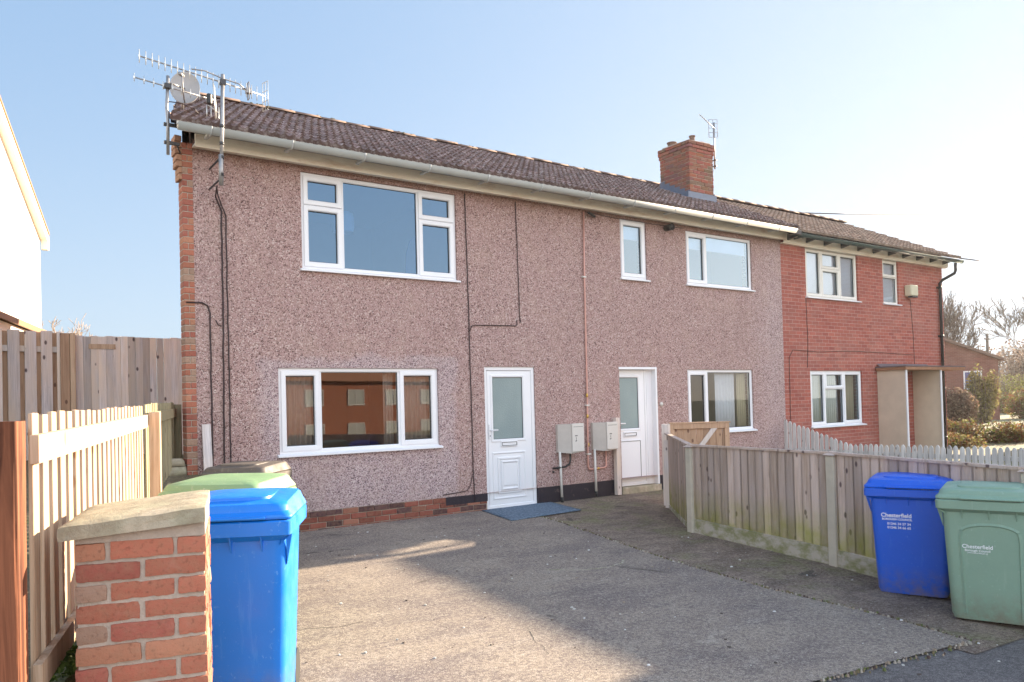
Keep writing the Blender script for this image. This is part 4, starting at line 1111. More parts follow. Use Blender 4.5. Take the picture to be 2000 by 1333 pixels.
    if arch:
        k = MB(); pts = []
        def fy(z): return -(db + (dt-db)*(z-.02)/.86)/2
        aw = W*.27
        path = [(-aw*.9, .06), (-aw*.96, .4), (-aw, .66)] + [(-aw*cos(t), .70+.07*sin(t)) for t in [pi*i/10 for i in range(1, 10)]] + [(aw, .66), (aw*1.0, .4), (aw*.98, .06)]
        for i in range(len(path)-1):
            (xa, za), (xb, zb) = path[i], path[i+1]
            n_ = Vector((zb-za, -(xb-xa))).normalized()*.022
            A = [(xa, fy(za)-.010, za), (xb, fy(zb)-.010, zb), (xb+(-n_.x), fy(zb)+.001, zb-n_.y), (xa-n_.x, fy(za)+.001, za-n_.y)]
            k.face(A, sm=True)
            B = [(xa, fy(za)-.010, za), (xb, fy(zb)-.010, zb), (xb+n_.x*.35, fy(zb)+.001, zb+n_.y*.35), (xa+n_.x*.35, fy(za)+.001, za+n_.y*.35)]
            k.face(B[::-1], sm=True)
        k.build('arch_moulding', mat, r)
        for sx in (-1, 1):   # flutes beside the panel
            k = MB(); k.tube([(sx*aw*1.25, fy(.1)-.001, .1), (sx*aw*1.35, fy(.7)-.001, .7)], .006, 6)
    if text:
        ang = math.atan2((dt-db)/2, .86)
        for (s_, size, x, z, bold) in text:
            yy = -(db + (dt-db)*(z-.02)/.86)/2 - .0015
            text_mesh(s_, size, 'lettering', m_ink, r, (x, yy, z), (pi/2 + ang, 0, 0), 'CENTER', bold)
    if tilt: r.rotation_euler[0] = tilt
    return r
R = rad
b1 = wheelie_bin((0, 0, 0), 0, m_blue, 'near bright blue wheelie bin beside the brick pier, sun on its right edge', style=1, W=.60, D=.66)
def place(b, fx, fy_, z, rz, D=.74):      # place by the centre of the front rim edge
    d = Vector((sin(rz), -cos(rz)))       # front normal
    b.location = (fx - d.x*D/2, fy_ - d.y*D/2, z); b.rotation_euler[2] = rz
place(b1, 1.043, -5.710, -.055, R(-27), .66); b1.scale = (1, 1, 1.075)
b2 = wheelie_bin((1.52, -3.98, -.065), R(-32), m_green2, 'pale green wheelie bin with mossy lid behind the near blue bin', W=.68, D=.68, style=0)
b2.location = (1.50, -4.02, -.06); b2.scale = (1.06, 1, 1.06); b2.rotation_euler[2] = R(-42)
b3 = wheelie_bin((2.28, -1.72, -.055), R(-42), m_blackbin, 'grey black wheelie bin standing against the house wall under the big window', style=1, W=.66, D=.70)
b3.location = (2.27, -1.76, -.06); b3.rotation_euler[2] = R(-42)
b4 = wheelie_bin((0, 0, 0), 0, m_blue2, 'deep blue council bin with white phone numbers, by the timber fence on the right', style=1,
    text=[('Chesterfield', .050, -.105, .705, .0010), ('BOROUGH COUNCIL', .025, -.10, .678, .0006), ('01246 34 57 34', .030, -.085, .636, .0005), ('01246 34 66 65', .030, -.085, .602, .0005)], D=.62)
place(b4, 6.73, -6.06, -.275, R(-69), .62)
b5 = wheelie_bin((0, 0, 0), 0, m_green, 'faded green council bin with an arched front panel, rightmost of all', arch=True, style=1,
    text=[('Chesterfield', .042, -.085, .585, .0005), ('Borough Council', .025, -.085, .560, .0002), ('www.chesterfield.gov.uk', .014, -.085, .545, 0)], D=.62)
place(b5, 6.38, -6.87, -.275, R(-70), .62)

# ================================================================== BRICK PIER
u, v_ = Vector((.966, -.259, 0)), Vector((.259, .966, 0))
rzf = -rad(15)
pier = empty('brick_pier', (.298, -6.50, 0), rzf, label='red brick gate pier with a worn sandstone coping, front left', cat='pier')
mb = MB()
bricks(mb, .44, .60, 16, -.125, .004, bev=.008, j=.012, rough=True, colf=pier_cols)
mb.build('brickwork', m_brickgeo, pier)
mb = MB(); mb.box(.008, .432, .008, .592, -.2, 1.088); mb.mesh([(.003, .003, 1.07), (.438, .003, 1.07), (.438, .597, 1.07), (.003, .597, 1.07), (.003, .003, 1.087), (.438, .003, 1.118), (.438, .597, 1.118), (.003, .597, 1.087)], [(4, 5, 6, 7), (0, 1, 5, 4), (1, 2, 6, 5), (2, 3, 7, 6), (3, 0, 4, 7)]); mb.build('mortar', m_mortar, pier)
mb = MB(); nx, ny = 14, 18; W_, D_ = .485, .68
def hn(x, y, a): return a*(mnoise.noise(Vector((x*14, y*14, 3))) + .5*mnoise.noise(Vector((x*40, y*40, 7))))
top = [(-.045+W_*i/nx + hn(i, 1, .0), -.03+D_*j/ny, 1.088 + .042*(i/nx) + .055 + hn(W_*i/nx, D_*j/ny, .006) - (.008 if i in (0, nx) or j in (0, ny) else 0)) for j in range(ny+1) for i in range(nx+1)]
mb.mesh(top, [(j*(nx+1)+i, j*(nx+1)+i+1, (j+1)*(nx+1)+i+1, (j+1)*(nx+1)+i) for j in range(ny) for i in range(nx)], sm=True)
def skirt(idx):
    for a, b in zip(idx, idx[1:]):
        A, B = top[a], top[b]; za = 1.087 + .036*((A[0]+.045)/W_); zb = 1.087 + .036*((B[0]+.045)/W_)
        ca, cb_ = Vector((A[0]-.2, A[1]-.3, 0)).normalized()*hn(A[0]+A[1], A[2], .012), Vector((B[0]-.2, B[1]-.3, 0)).normalized()*hn(B[0]+B[1], B[2], .012)
        ma = (A[0]+ca.x, A[1]+ca.y, (A[2]+za)/2); mb_ = (B[0]+cb_.x, B[1]+cb_.y, (B[2]+zb)/2)
        mb.face([A, B, mb_, ma][::-1]); mb.face([ma, mb_, (B[0], B[1], zb), (A[0], A[1], za)][::-1])
w1 = nx+1
skirt([i for i in range(w1)]); skirt([j*w1+nx for j in range(ny+1)]); skirt([ny*w1+i for i in range(nx, -1, -1)]); skirt([j*w1 for j in range(ny, -1, -1)])
c4 = [top[0], top[nx], top[-1], top[ny*w1]]
mb.face([(p[0], p[1], 1.087 + .036*((p[0]+.045)/W_)) for p in c4][::-1])
mb.build('coping', m_stone, pier)

# ================================================================== LEFT PICKET FENCE (az 15 deg)
pf = empty('picket_fence', (.155, -6.55, 0), rad(75), label='new pale timber picket fence running from the red brown post to the house corner', cat='fence')
# local +x runs away from camera along the fence, local -y is the sunny side
L_mid = 3.88; L_end = 7.33
def panel(x0, x1, zr0, zr1, mat, par, pick_dz, railmat, lowz=.70):
    t = lambda x: zr0 + (zr1-zr0)*(x-x0)/(x1-x0)
    for nm, dz, hh in (('rail', 0, .10), ('rail', -.80, .095)):
        mb = MB(); mb.mesh([(x, y, t(x)+dz+z) for x in (x0, x1) for y in (-.028, .0) for z in (-hh, 0)], [(0, 1, 3, 2), (4, 6, 7, 5), (0, 4, 5, 1), (2, 3, 7, 6), (1, 5, 7, 3), (0, 2, 6, 4)], (random.uniform(.9, 1.1), random.random(), 0))
        mb.build(nm, railmat, par)
    mb = MB(); x = x0 + .06
    while x < x1 - .06:
        w = .088; k = random.uniform(.82, 1.12); zt_ = t(x) + pick_dz + random.uniform(-.006, .006)
        mb.box(x, x+w, .003, .019, gbed(-6.5+x)+.05, zt_, (k, random.random(), 0), .0015, .002); x += .162
    mb.build('pickets', mat, par)
panel(.05, L_mid-.02, 1.468, 1.515, m_newwood, pf, .075, m_newwood)
panel(L_mid+.08, L_end, 1.53, 1.57, m_greenwood, pf, .075, m_greenwood)
mb = MB(); mb.box(L_mid-.02, L_mid+.08, -.115, -.03, .5, 1.535, (1, .3, 0), 0, .004); mb.build('post', m_newwood, pf)
mb = MB(); mb.box(L_end, L_end+.09, -.08, .02, .6, 1.62, (.8, .7, 0), 0, .004); mb.build('post', m_greenwood, pf)
np_ = empty('gate_post', (.075, -6.68, 0), rad(-15), label='rough red brown timber post at the near left end of the picket fence', cat='post')
mb = MB(); n = 24; rings = []
for i in range(40):
    z = -.1 + i*(1.62/39)
    rings.append([(q[0]*(1+.035*mnoise.noise(Vector((k*.9, z*2.2, 1)))), q[1]*(1+.035*mnoise.noise(Vector((k*.9, z*2.2, 9)))), z) for k, q in enumerate(rrect(.125, .125, .015, 0, 5))])
mb.loft(rings, (1, .4, 0)); mb.build('post_timber', m_postwood, np_, .5)
mb = MB(); mb.box(-.085, -.035, .12, .17, .4, 1.56, (1.1, .8, 0), 0, .004); o_ = mb.build('fence_stake', m_newwood)
o_.location = (-.02, -6.60, 0); tag(o_, 'pale timber stake just behind the rough red brown post', 'stake')
# weeds at the foot of the fence
def leafcloud(mb, blobs, n, size, cmin=.6, cmax=1.2, up=0, hue=(0, 1)):
    for _ in range(n):
        c, r = random.choice(blobs)
        d = Vector((random.gauss(0, 1), random.gauss(0, 1), random.gauss(0, 1))).normalized()*(random.random()**.45)
        p = Vector((c[0]+d.x*r[0], c[1]+d.y*r[1], c[2]+abs(d.z)*r[2] if up else c[2]+d.z*r[2]))
        s = size*random.uniform(.5, 1.4); a = Vector((random.gauss(0, 1), random.gauss(0, 1), random.gauss(0, .7))).normalized(); b = a.orthogonal().normalized()
        b.rotate(Matrix.Rotation(random.uniform(0, 6.3), 3, a))
        mb.face([p-a*s, p+b*s*.5, p+a*s, p-b*s*.5], (random.uniform(cmin, cmax), random.uniform(*hue), 0))
mb = MB(); leafcloud(mb, [((.30+i*.035, -6.25+i*.16, .54), (.10, .08, .06)) for i in range(5)], 700, .016, up=1)
tag(mb.build('weeds', m_weed), kind='stuff')

# ================================================================== HIGH FENCE AT THE BACK LEFT
def board_fence(name, loc, rz, L, z0, z1, label, spacing=.1, w=.1, mat=None, gap=False, caps=True):
    r = empty(name, loc, rz, label=label, cat='fence')
    mb = MB(); x = 0
    while x < L-.02:
        ww = min(w*random.uniform(.96, 1.04), L-x); k = random.uniform(.62, 1.14)
        mb.box(x+.002, x+ww-.002, -.022 + random.uniform(-.002, .002), 0, z0 + random.uniform(-.015, .015), z1 + random.uniform(-.008, .006) - (.0), (k, random.random(), 0), .002, .002); x += spacing
    mb.build('boards', mat or m_greywood, r)
    if gap:
        mb = MB(); x = spacing*.55
        while x < L-.05:
            mb.box(x, x+w, .045, .065, z0, z1-.01, (random.uniform(.8, 1.1), random.random(), 0), .002, .002); x += spacing
        mb.build('rear_boards', m_gatewood, r)
    for z in (z0+.3, z1-.25):
        mb = MB(); mb.box(0, L, .002, .042, z-.04, z+.04, (.8, .3, 0)); mb.build('rail', mat or m_greywood, r)
    return r
hf = board_fence('high_fence', (1.235, 3.0, 0), 0, 1.61, .80, 2.655, 'tall silvered close boarded fence between the gatepost and the house corner', .098, .10)
mb = MB(); mb.box(1.43, 1.49, -.06, -.024, .82, 2.66, (1.25, .6, 0), 0, .003); mb.build('corner_batten', m_newwood, hf)
mb = MB(); mb.box(.17, .52, -.032, -.023, 2.47, 2.54, (.9, .2, 0)); mb.build('repair_plate', m_newwood, hf)
hf2 = board_fence('high_fence', (1.06, 2.98, 0), rad(180+16), 1.9, .80, 2.70, 'tall fence of spaced grey boards left of the pale gatepost', .205, .145, None, True)
# local y is flipped by the turn, so move the boards to the camera side
hf2.location = (-.77, 2.46, 0); hf2.rotation_euler[2] = rad(16)
gp = empty('fence_post', (1.13, 2.95, 0), 0, label='pale double timber post where the two tall fences meet', cat='post')
mb = MB(); mb.box(-.085, .03, -.06, .05, .7, 2.68, (.85, .2, 0), 0, .005); mb.build('post', m_gatewood, gp)
mb = MB(); mb.box(.034, .10, -.075, .04, .7, 2.685, (1.0, .7, 0), 0, .005); mb.build('post', m_newwood, gp)

# leaning board and block by the house corner
mb = MB(); mb.box(-.05, .05, -.012, .012, 0, .60, (1.1, .4, 0), .002, .003)
lb = mb.build('leaning_board', m_greywood); lb.location = (2.30, -.075, .775); lb.rotation_euler = (rad(-6), 0, 0)
tag(lb, 'short grey board leaning upright on the wall beside the brick corner', 'board')
mb = MB(); mb.loft([rrect(.26, .2, .03, 0, 3), rrect(.27, .2, .03, .05, 3), rrect(.25, .19, .03, .105, 3)]); mb.loft([rrect(.24, .2, .03, .112, 3), rrect(.22, .18, .03, .17, 3), rrect(.17, .14, .03, .20, 3)])
sb = mb.build('stone_block', m_stone); sb.location = (1.95, -.02+.12, .78); tag(sb, 'two worn stone blocks stacked at the foot of the brick house corner', 'stone blocks')

# ================================================================== RIGHT TIMBER FENCE, GATE
def feather(p0, p1, zt0, zt1, par, gb=.17, cap=True, gbend=None):
    p0, p1 = Vector(p0), Vector(p1); d = p1-p0; L = d.length; ang = math.atan2(d.y, d.x)
    M_ = Matrix.Translation((p0.x, p0.y, 0)) @ Matrix.Rotation(ang, 4, 'Z')
    zg = lambda x: g(*(p0 + d*(x/L)))
    zt = lambda x: zt0 + (zt1-zt0)*x/L
    e = empty('panel', (p0.x, p0.y, 0), ang); e.parent = par
    mb = MB(); x = 0.045
    while x < L-.05:
        w = min(.128, L-.04-x); k = random.uniform(.68, 1.15); rr = random.random()
        za, zb = zg(x)+gb+.012, zt(x)-.015
        mb.mesh([(x, .004, za), (x+w, -.012, za), (x+w, .010, za), (x, .010, za), (x, .004, zb), (x+w, -.012, zt(x+w)-.015), (x+w, .010, zt(x+w)-.015), (x, .010, zb)],
                [(0, 1, 5, 4), (1, 2, 6, 5), (2, 3, 7, 6), (3, 0, 4, 7), (4, 5, 6, 7), (0, 3, 2, 1)], (k, rr, 0)); x += .108
    mb.build('boards', m_featherwood, e)
    if cap:
        mb = MB(); mb.mesh([(x, y, zt(x)+z) for x in (0, L) for y in (-.035, .035) for z in (-.012, .012)], [(0, 1, 3, 2), (4, 6, 7, 5), (0, 4, 5, 1), (2, 3, 7, 6), (1, 5, 7, 3), (0, 2, 6, 4)], (1, .4, 0))
        mb.build('capping', m_featherwood, e)
    mb = MB(); mb.mesh([(x, y, zg(x)+z) for x in (.03, L-.03) for y in (-.02, .02) for z in (-.08, gb)], [(0, 1, 3, 2), (4, 6, 7, 5), (0, 4, 5, 1), (2, 3, 7, 6), (1, 5, 7, 3), (0, 2, 6, 4)])
    mb.build('gravel_board', m_gravel, e)
    return e
tf = empty('timber_fence', (0, 0, 0), label='low feather edge timber fence on concrete gravel boards, along the right of the drive', cat='fence')
Q = [(8.72, -1.28), (7.51, -2.85), (7.365, -4.93), (6.93, -6.95), (6.45, -9.0)]
ZT = [1.0, .935, .925, .90, .86]
for i in range(4): feather(Q[i+1], Q[i], ZT[i+1], ZT[i], tf, .17 if i else .05)
for i in (1, 2, 3, 4):
    x, y = Q[i]; z = g(x, y)
    mb = MB(); mb.M = Matrix.Translation((x, y, 0)) @ Matrix.Rotation(rad(-5), 4, 'Z')
    mb.box(-.05, .05, -.05, .05, z-.1, ZT[i]-.03, None, .002, .008); p = mb.build('post', m_conpost, tf)
    mb = MB(); mb.M = Matrix.Translation((x, y, 0)) @ Matrix.Rotation(rad(-5), 4, 'Z'); zc = ZT[i]-.02
    mb.mesh([(-.07, -.07, zc), (.07, -.07, zc), (.07, .07, zc), (-.07, .07, zc), (0, 0, zc+.045)], [(0, 1, 4), (1, 2, 4), (2, 3, 4), (3, 0, 4), (3, 2, 1, 0)]); mb.build('post_cap', m_featherwood, p)
p1_ = empty('gate_post', (8.80, -1.20, g(8.8, -1.2)), rad(20), label='tall grey timber gatepost at the end of the low fence, by the recessed door', cat='post')
mb = MB(); mb.box(-.055, .055, -.055, .055, -.05, 1.25, (1.15, .3, 0), .002, .005); mb.build('post_timber', m_greywood, p1_)
mb = MB(); mb.box(-.05, .05, -.05, .05, -.05, 1.02, (1.1, .8, 0), .002, .005); o_ = mb.build('fence_post', m_greywood); o_.location = (8.66, -1.36, g(8.7, -1.3)); o_.rotation_euler = (0, 0, rad(20))
tag(o_, 'shorter timber post in front of the tall gatepost, where the capping rail starts', 'post')
gate = empty('timber_gate', (8.86, -1.23, 0), rad(-35), label='wooden garden gate with a diagonal brace, behind the low fence', cat='gate')
mb = MB(); x = 0
while x < .82:
    mb.box(x, x+.096, .0, .018, -.02, 1.10, (random.uniform(.85, 1.1), random.random(), 0), .001, .002); x += .100
mb.build('boards', m_gatewood, gate)
mb = MB(); mb.box(-.01, .90, -.03, -.001, 1.06, 1.14, (1.1, .4, 0), 0, .003); mb.box(.83, .90, -.03, -.001, .0, 1.058, (1.2, .8, 0), 0, .003); mb.box(-.01, .05, -.03, -.001, .0, 1.058, (1.2, .8, 0), 0, .003)
mb.box(-.02, .92, -.04, .03, 1.142, 1.162, (1.15, .1, 0), 0, .003); mb.build('frame', m_gatewood, gate)
mb = MB(); mb.M = Matrix.Translation((.45, -.028, .78)) @ Matrix.Rotation(rad(38), 4, 'Y')
mb.box(-.035, .035, .0, .024, -.43, .43, (1.0, .9, 0)); mb.build('brace', m_greywood, gate)

# door frame timber next to door 2, fixed upright
mb = MB(); mb.box(-.045, .045, -.04, .04, 0, 1.28, (1.0, .3, 0), .002, .004); o_ = mb.build('timber_upright', m_greywood); o_.location = (8.80, -.07, g(8.8, 0)+.01)
tag(o_, 'weathered timber upright against the wall between the meter box and recessed door', 'post')

# ================================================================== WHITE PICKET FENCE
wf = empty('white_picket_fence', (13.30, -.05, 0), rad(-90), label='white painted picket fence with pointed tops, stepping down from the house joint', cat='fence')
mb = MB(); x = 0.02; i = 0
while x < 7.2:
    top_ = 1.06 - .44*min(1, max(0, x)/1.35) ; top_ = max(.61, top_)
    if x > 1.3: top_ = .60 + .01*x
    k = random.uniform(.8, 1.12); rr = random.random(); w = .072
    z0, z1 = -.27, top_ + random.uniform(-.012, .012)
    tl = random.uniform(-.006, .006)
    a = [(x, z0), (x+w, z0), (x+w+tl, z1-.05), (x+w*.78+tl, z1-.014), (x+w/2+tl, z1), (x+w*.22+tl, z1-.014), (x+tl, z1-.05)]
    mb.loft([[(p, -.02, q) for p, q in a], [(p, .0, q) for p, q in a]], (k, rr, 0), sm=False); x += .098
mb.build('pickets', m_whitewood, wf)
for z in (.0, .42):
    mb = MB(); mb.box(0, 7.3, .002, .04, z, z+.07, (.85, .4, 0)); mb.build('rail', m_whitewood, wf)
for x in (0.4, 2.6, 4.8, 7.0):
    mb = MB(); mb.box(x-.04, x+.04, .042, .12, -.35, .52, (.9, .2, 0)); mb.build('post', m_whitewood, wf)

# ================================================================== DOOR MAT
mb = MB(); N_ = 14; A = [(6.13, -.045), (7.40, .01-.055), (7.33, -.87), (6.0, -.99)]
P = []
for j in range(N_+1):
    for i in range(N_+1):
        s, t = i/N_, j/N_
        x = (A[0][0]*(1-s)+A[1][0]*s)*(1-t)+(A[3][0]*(1-s)+A[2][0]*s)*t; y = (A[0][1]*(1-s)+A[1][1]*s)*(1-t)+(A[3][1]*(1-s)+A[2][1]*s)*t
        P.append((x, y, g(x, y)+.026+.004*mnoise.noise(Vector((x*3, y*3, 0)))))
mb.mesh(P, [(j*(N_+1)+i, (j+1)*(N_+1)+i, (j+1)*(N_+1)+i+1, j*(N_+1)+i+1) for j in range(N_) for i in range(N_)], sm=True)
dm = mb.build('doormat', m_mat); so = dm.modifiers.new('thickness', 'SOLIDIFY'); so.thickness = .012; so.offset = -1
tag(dm, 'large blue grey mat lying on the ground in front of the left white door', 'mat')

def attrmat(n):
    t = NT(n); c, s = t.attr(); t.bsdf(c, .9); return t.m
# thin pale cement line across an old crack, and a ragged dark seam where drive meets path
for nm, pts, w_, mt_, dz in (('crack_filler', [(4.62, -3.55), (4.95, -3.75), (5.22, -3.80), (5.5, -3.72), (5.62, -3.60)], .014, m_gravel, .0135), ('crack_seam', [(3.1, -5.6), (3.22, -5.25), (3.35, -5.0)], .0025, m_rubber, .0135),
        ('crack_seam', [(1.9, -4.1), (2.2, -4.25), (2.42, -4.2)], .004, m_rubber, .0135)):
    mb = MB(); q = []
    for a, b in zip(pts, pts[1:]):
        for i in range(8): q.append((a[0]+(b[0]-a[0])*i/8+random.uniform(-.012, .012), a[1]+(b[1]-a[1])*i/8+random.uniform(-.012, .012)))
    for a, b in zip(q, q[1:]):
        d = Vector((b[0]-a[0], b[1]-a[1], 0)).normalized(); n_ = Vector((-d.y, d.x, 0))*w_*random.uniform(.4, 1)
        mb.face([(a[0]-n_.x, a[1]-n_.y, g(*a)+dz), (b[0]-n_.x, b[1]-n_.y, g(*b)+dz), (b[0]+n_.x, b[1]+n_.y, g(*b)+dz), (a[0]+n_.x, a[1]+n_.y, g(*a)+dz)])
    tag(mb.build(nm, mt_), kind='stuff')
mb = MB()
for (a, b) in list(zip(EDGE, EDGE[1:])) + [((5.86, -6.95), (1.0, -6.667))]:
    n = int(math.dist(a, b)/.012)
    for i in range(n):
        if random.random() < .35: continue
        t_ = i/n; fr_ = abs(b[0]-a[0]) > 2; x = a[0]+(b[0]-a[0])*t_ + (0 if fr_ else random.gauss(.012, .014)); y = a[1]+(b[1]-a[1])*t_ - (abs(random.gauss(.0, .03)) if fr_ else 0); z = g(x, y)+.002; s_ = random.uniform(.004, .013); an = random.uniform(0, 6)
        pts = [(x+s_*cos(an+t)*random.uniform(.6, 1.4), y+s_*sin(an+t)*random.uniform(.6, 1.6)) for t in (0, 1.5, 3, 4.6)]
        k = random.choice(((.30, .24, .18), (.16, .13, .07), (.12, .14, .05), (.09, .06, .05), (.4, .36, .3)))
        mb.loft([[(p, q, z) for p, q in pts], [(x+(p-x)*.6, y+(q-y)*.6, z+s_*.9+.008) for p, q in pts]], k, sm=False)
tag(mb.build('edge_debris', attrmat('edge_grit')), kind='stuff')
# small litter and grit on the drive
mb = MB()
for _ in range(420):
    x = random.uniform(1.2, 7.2); y = random.uniform(-8.2, -.3)
    s = random.choice((.004, .006, .006, .010, .014)); z = g(x, y)+.014; a = random.uniform(0, 6.28)
    k = random.choice(((.5, .48, .44), (.14, .11, .09), (.1, .08, .07), (.30, .24, .18), (.66, .66, .64)))
    pts = [(x+s*cos(a+t)*random.uniform(.6, 1.3), y+s*sin(a+t)*random.uniform(.6, 1.3)) for t in (0, 1.3, 2.6, 3.9, 5.2)]
    mb.loft([[(p, q, z) for p, q in pts], [(x+(p-x)*.7, y+(q-y)*.7, z+s*.5) for p, q in pts]], k, sm=False)
tag(mb.build('grit', attrmat('grit_stone')), kind='stuff')

# ================================================================== NEIGHBOUR HOUSE ON THE LEFT
nb = empty('white_house', (1.283, 10.04, 0), rad(75), label='white rendered house on the far left with a cream bargeboard', cat='house')
# local -x runs towards the camera along the gable wall; the wall face looks to local -y (+X world)
mb = MB(); pk = 4.6
ez = 5.45
mb.face([(-2*pk, 0, -.2), (0, 0, -.2), (0, 0, ez), (-pk, 0, ez+.42*pk), (-2*pk, 0, ez)]); mb.face([(0, 0, -.2), (0, 7, -.2), (0, 7, ez), (0, 0, ez)])
mb.face([(-2*pk, 7, -.2), (-2*pk, 0, -.2), (-2*pk, 0, ez), (-2*pk, 7, ez)]); mb.build('wall', m_render, nb)
mb = MB(); o1 = .14
def slab(a, b, y0, y1, th, dz=0):
    mb.mesh([(a[0], y0, a[1]+dz), (b[0], y0, b[1]+dz), (b[0], y1, b[1]+dz), (a[0], y1, a[1]+dz), (a[0], y0, a[1]+dz+th), (b[0], y0, b[1]+dz+th), (b[0], y1, b[1]+dz+th), (a[0], y1, a[1]+dz+th)],
            [(0, 3, 2, 1), (4, 5, 6, 7), (0, 1, 5, 4), (1, 2, 6, 5), (2, 3, 7, 6), (3, 0, 4, 7)])
slab((-pk, ez+.42*pk), (o1, ez-.42*o1), -o1-.02, 7, .04, .10); slab((-2*pk-o1, ez-.42*o1), (-pk, ez+.42*pk), -o1-.02, 7, .04, .10); mb.build('roof', m_clayroof, nb)
mb = MB(); slab((-pk, ez+.42*pk), (o1, ez-.42*o1), -o1, -o1+.03, .20, -.10); slab((-2*pk-o1, ez-.42*o1), (-pk, ez+.42*pk), -o1, -o1+.03, .20, -.10)
slab((-pk, ez+.42*pk), (o1, ez-.42*o1), -o1+.03, 0, .02, -.10); slab((-2*pk-o1, ez-.42*o1), (-pk, ez+.42*pk), -o1+.03, 0, .02, -.10)
mb.box(.0, o1+.005, -o1-.004, -o1+.12, ez-.30, ez+.02); mb.build('bargeboard', m_cream_b, nb)
# lean-to against it
mb = MB(); mb.box(-9, -.35, -.45, -.01, -.2, 3.05); ln = mb.build('lean_to', m_render, nb)
mb = MB(); mb.mesh([(-9.1, -.55, 3.05), (-.28, -.55, 3.05), (-.28, -.005, 3.20), (-9.1, -.005, 3.20), (-9.1, -.55, 3.15), (-.28, -.55, 3.15), (-.28, -.005, 3.30), (-9.1, -.005, 3.30)],
        [(0, 3, 2, 1), (4, 5, 6, 7), (0, 1, 5, 4), (1, 2, 6, 5), (2, 3, 7, 6), (3, 0, 4, 7)]); mb.build('lean_to_roof', m_brown, ln)

# ================================================================== TREES
def bare_tree(loc, h, label, seed, mat, spread=.6, levels=5, r0=None, trunkh=.3, name='bare_tree', group=None, lean=0, twigs=3, rmin=.01):
    rnd = random.Random(seed); root = empty(name, loc, label=label, cat='tree', group=group)
    T = MB(); C = MB(); r0 = r0 or h*.018
    def grow(p, d, L, r, lev):
        n = 3 if lev < 3 else 2; pts = [p]; rs = [r]; q = p.copy(); dd = d.copy()
        for i in range(n):
            dd = (dd + Vector((rnd.gauss(0, .13), rnd.gauss(0, .13), rnd.gauss(.03, .08)))).normalized(); q = q + dd*(L/n); pts.append(q.copy()); rs.append(max(rmin, r*(1-.45*(i+1)/n)))
        (T if lev < 1 else C).tube(pts, rs, 6 if lev < 2 else 3, cap=False)
        if lev >= levels: return
        k = rnd.choice((twigs, twigs, twigs+1)) if lev else 5
        for i in range(k):
            t = rnd.uniform(.35, 1); idx = min(n-1, int(t*n)); s = pts[idx].lerp(pts[idx+1], t*n-idx)
            ax = Vector((rnd.gauss(0, 1), rnd.gauss(0, 1), rnd.gauss(0, .35))).normalized()
            nd = (dd + ax*spread*rnd.uniform(.7, 1.4)); nd.z += .12; nd.normalize()
            grow(s, nd, L*rnd.uniform(.55, .78), rs[-1]*rnd.uniform(.6, .85), lev+1)
    grow(Vector((0, 0, 0)), Vector((lean, 0, 1)).normalized(), h*trunkh, r0, 0)
    T.build('trunk', mat, root); C.build('crown', mat, root)
    return root
def bush(loc, blobs, n, size, mat, label, name='bush', group=None, cat='bush', twig=40, seed=1):
    random.seed(seed); r = empty(name, loc, label=label, cat=cat, group=group)
    m = MB(); leafcloud(m, blobs, n, size); m.build('foliage', mat, r)
    m = MB()
    for _ in range(twig):
        c, rr = random.choice(blobs)
        b = Vector((c[0]*.6+random.uniform(-.2, .2)*rr[0], c[1]*.6, 0)); e = Vector((c[0]+random.uniform(-1, 1)*rr[0], c[1]+random.uniform(-1, 1)*rr[1], c[2]+random.uniform(.3, 1.15)*rr[2]))
        mid = b.lerp(e, .5)+Vector((random.uniform(-.1, .1)*rr[0], random.uniform(-.1, .1)*rr[1], .1*rr[2])); m.tube([b, mid, e], [size*.35, size*.25, size*.12], 4, cap=False)
    m.build('stems', m_bark, r); return r
bare_tree((2.0, 21.0, .6), 4.3, 'bare pale tree rising beyond the fence beside the white house', 3, m_birch, .65, 5, .07, .42)
bare_tree((50.5, 14.4, -.3), 9.2, 'bare branched tree standing right beside the brick house end, over the brown gable', 11, m_bark, .55, 6, .13, .42, rmin=.013)
bare_tree((67.5, 17.4, -.3), 12.0, 'bare tree at the right edge of the view behind the hedge', 23, m_bark, .6, 6, .16, .42, rmin=.016)
bare_tree((58, 17.0, -.3), 6.6, 'smaller bare shrubby tree between the two taller bare trees', 5, m_birch, .7, 5, .07, .32, rmin=.013)
for i, (x, y, h) in enumerate(((92, 31.5, 7.6), (97, 29, 8.4), (103, 29, 9), (88, 29, 6.6), (96, 26, 8.8), (108, 34, 9))):
    blobs = [((random.Random(i*9+k).uniform(-3, 3), random.Random(i*7+k).uniform(-2, 2), h*.35+h*.12*(k % 4)), (2.4, 2.4, h*.2)) for k in range(7)]
    bush((x, y, -.3), blobs, 2200, .16, m_brownleaf, 'brown twiggy winter tree in the distant row beyond the field', 'winter_tree', 'distant brown winter trees beyond the field', 'tree', 30, 40+i)
# brambles behind the white fence
for i, (x, y, h, lab, mt_) in enumerate(((23.9, 2.9, .95, 'reddish bramble bush against the corner of the brick house', m_bramble),
        (25.0, 2.3, 1.05, 'tangled brown and green bramble bush behind the white picket fence', m_bramble),
        (26.4, 1.4, .85, 'low bramble bush farthest right behind the white picket fence', m_bramble),
        (22.6, 1.6, .62, 'green bramble patch just behind the white picket fence', m_bramble))):
    blobs = [((random.Random(i*5+k).uniform(-.9, .9), random.Random(i*3+k).uniform(-.6, .6), h*.40+random.Random(k).uniform(-.1, .25)), (.55, .5, h*.42)) for k in range(8)]
    bush((x, y, -.33), blobs, 3600, .045, mt_, lab, 'bramble_bush', None, 'bush', 90, 60+i)
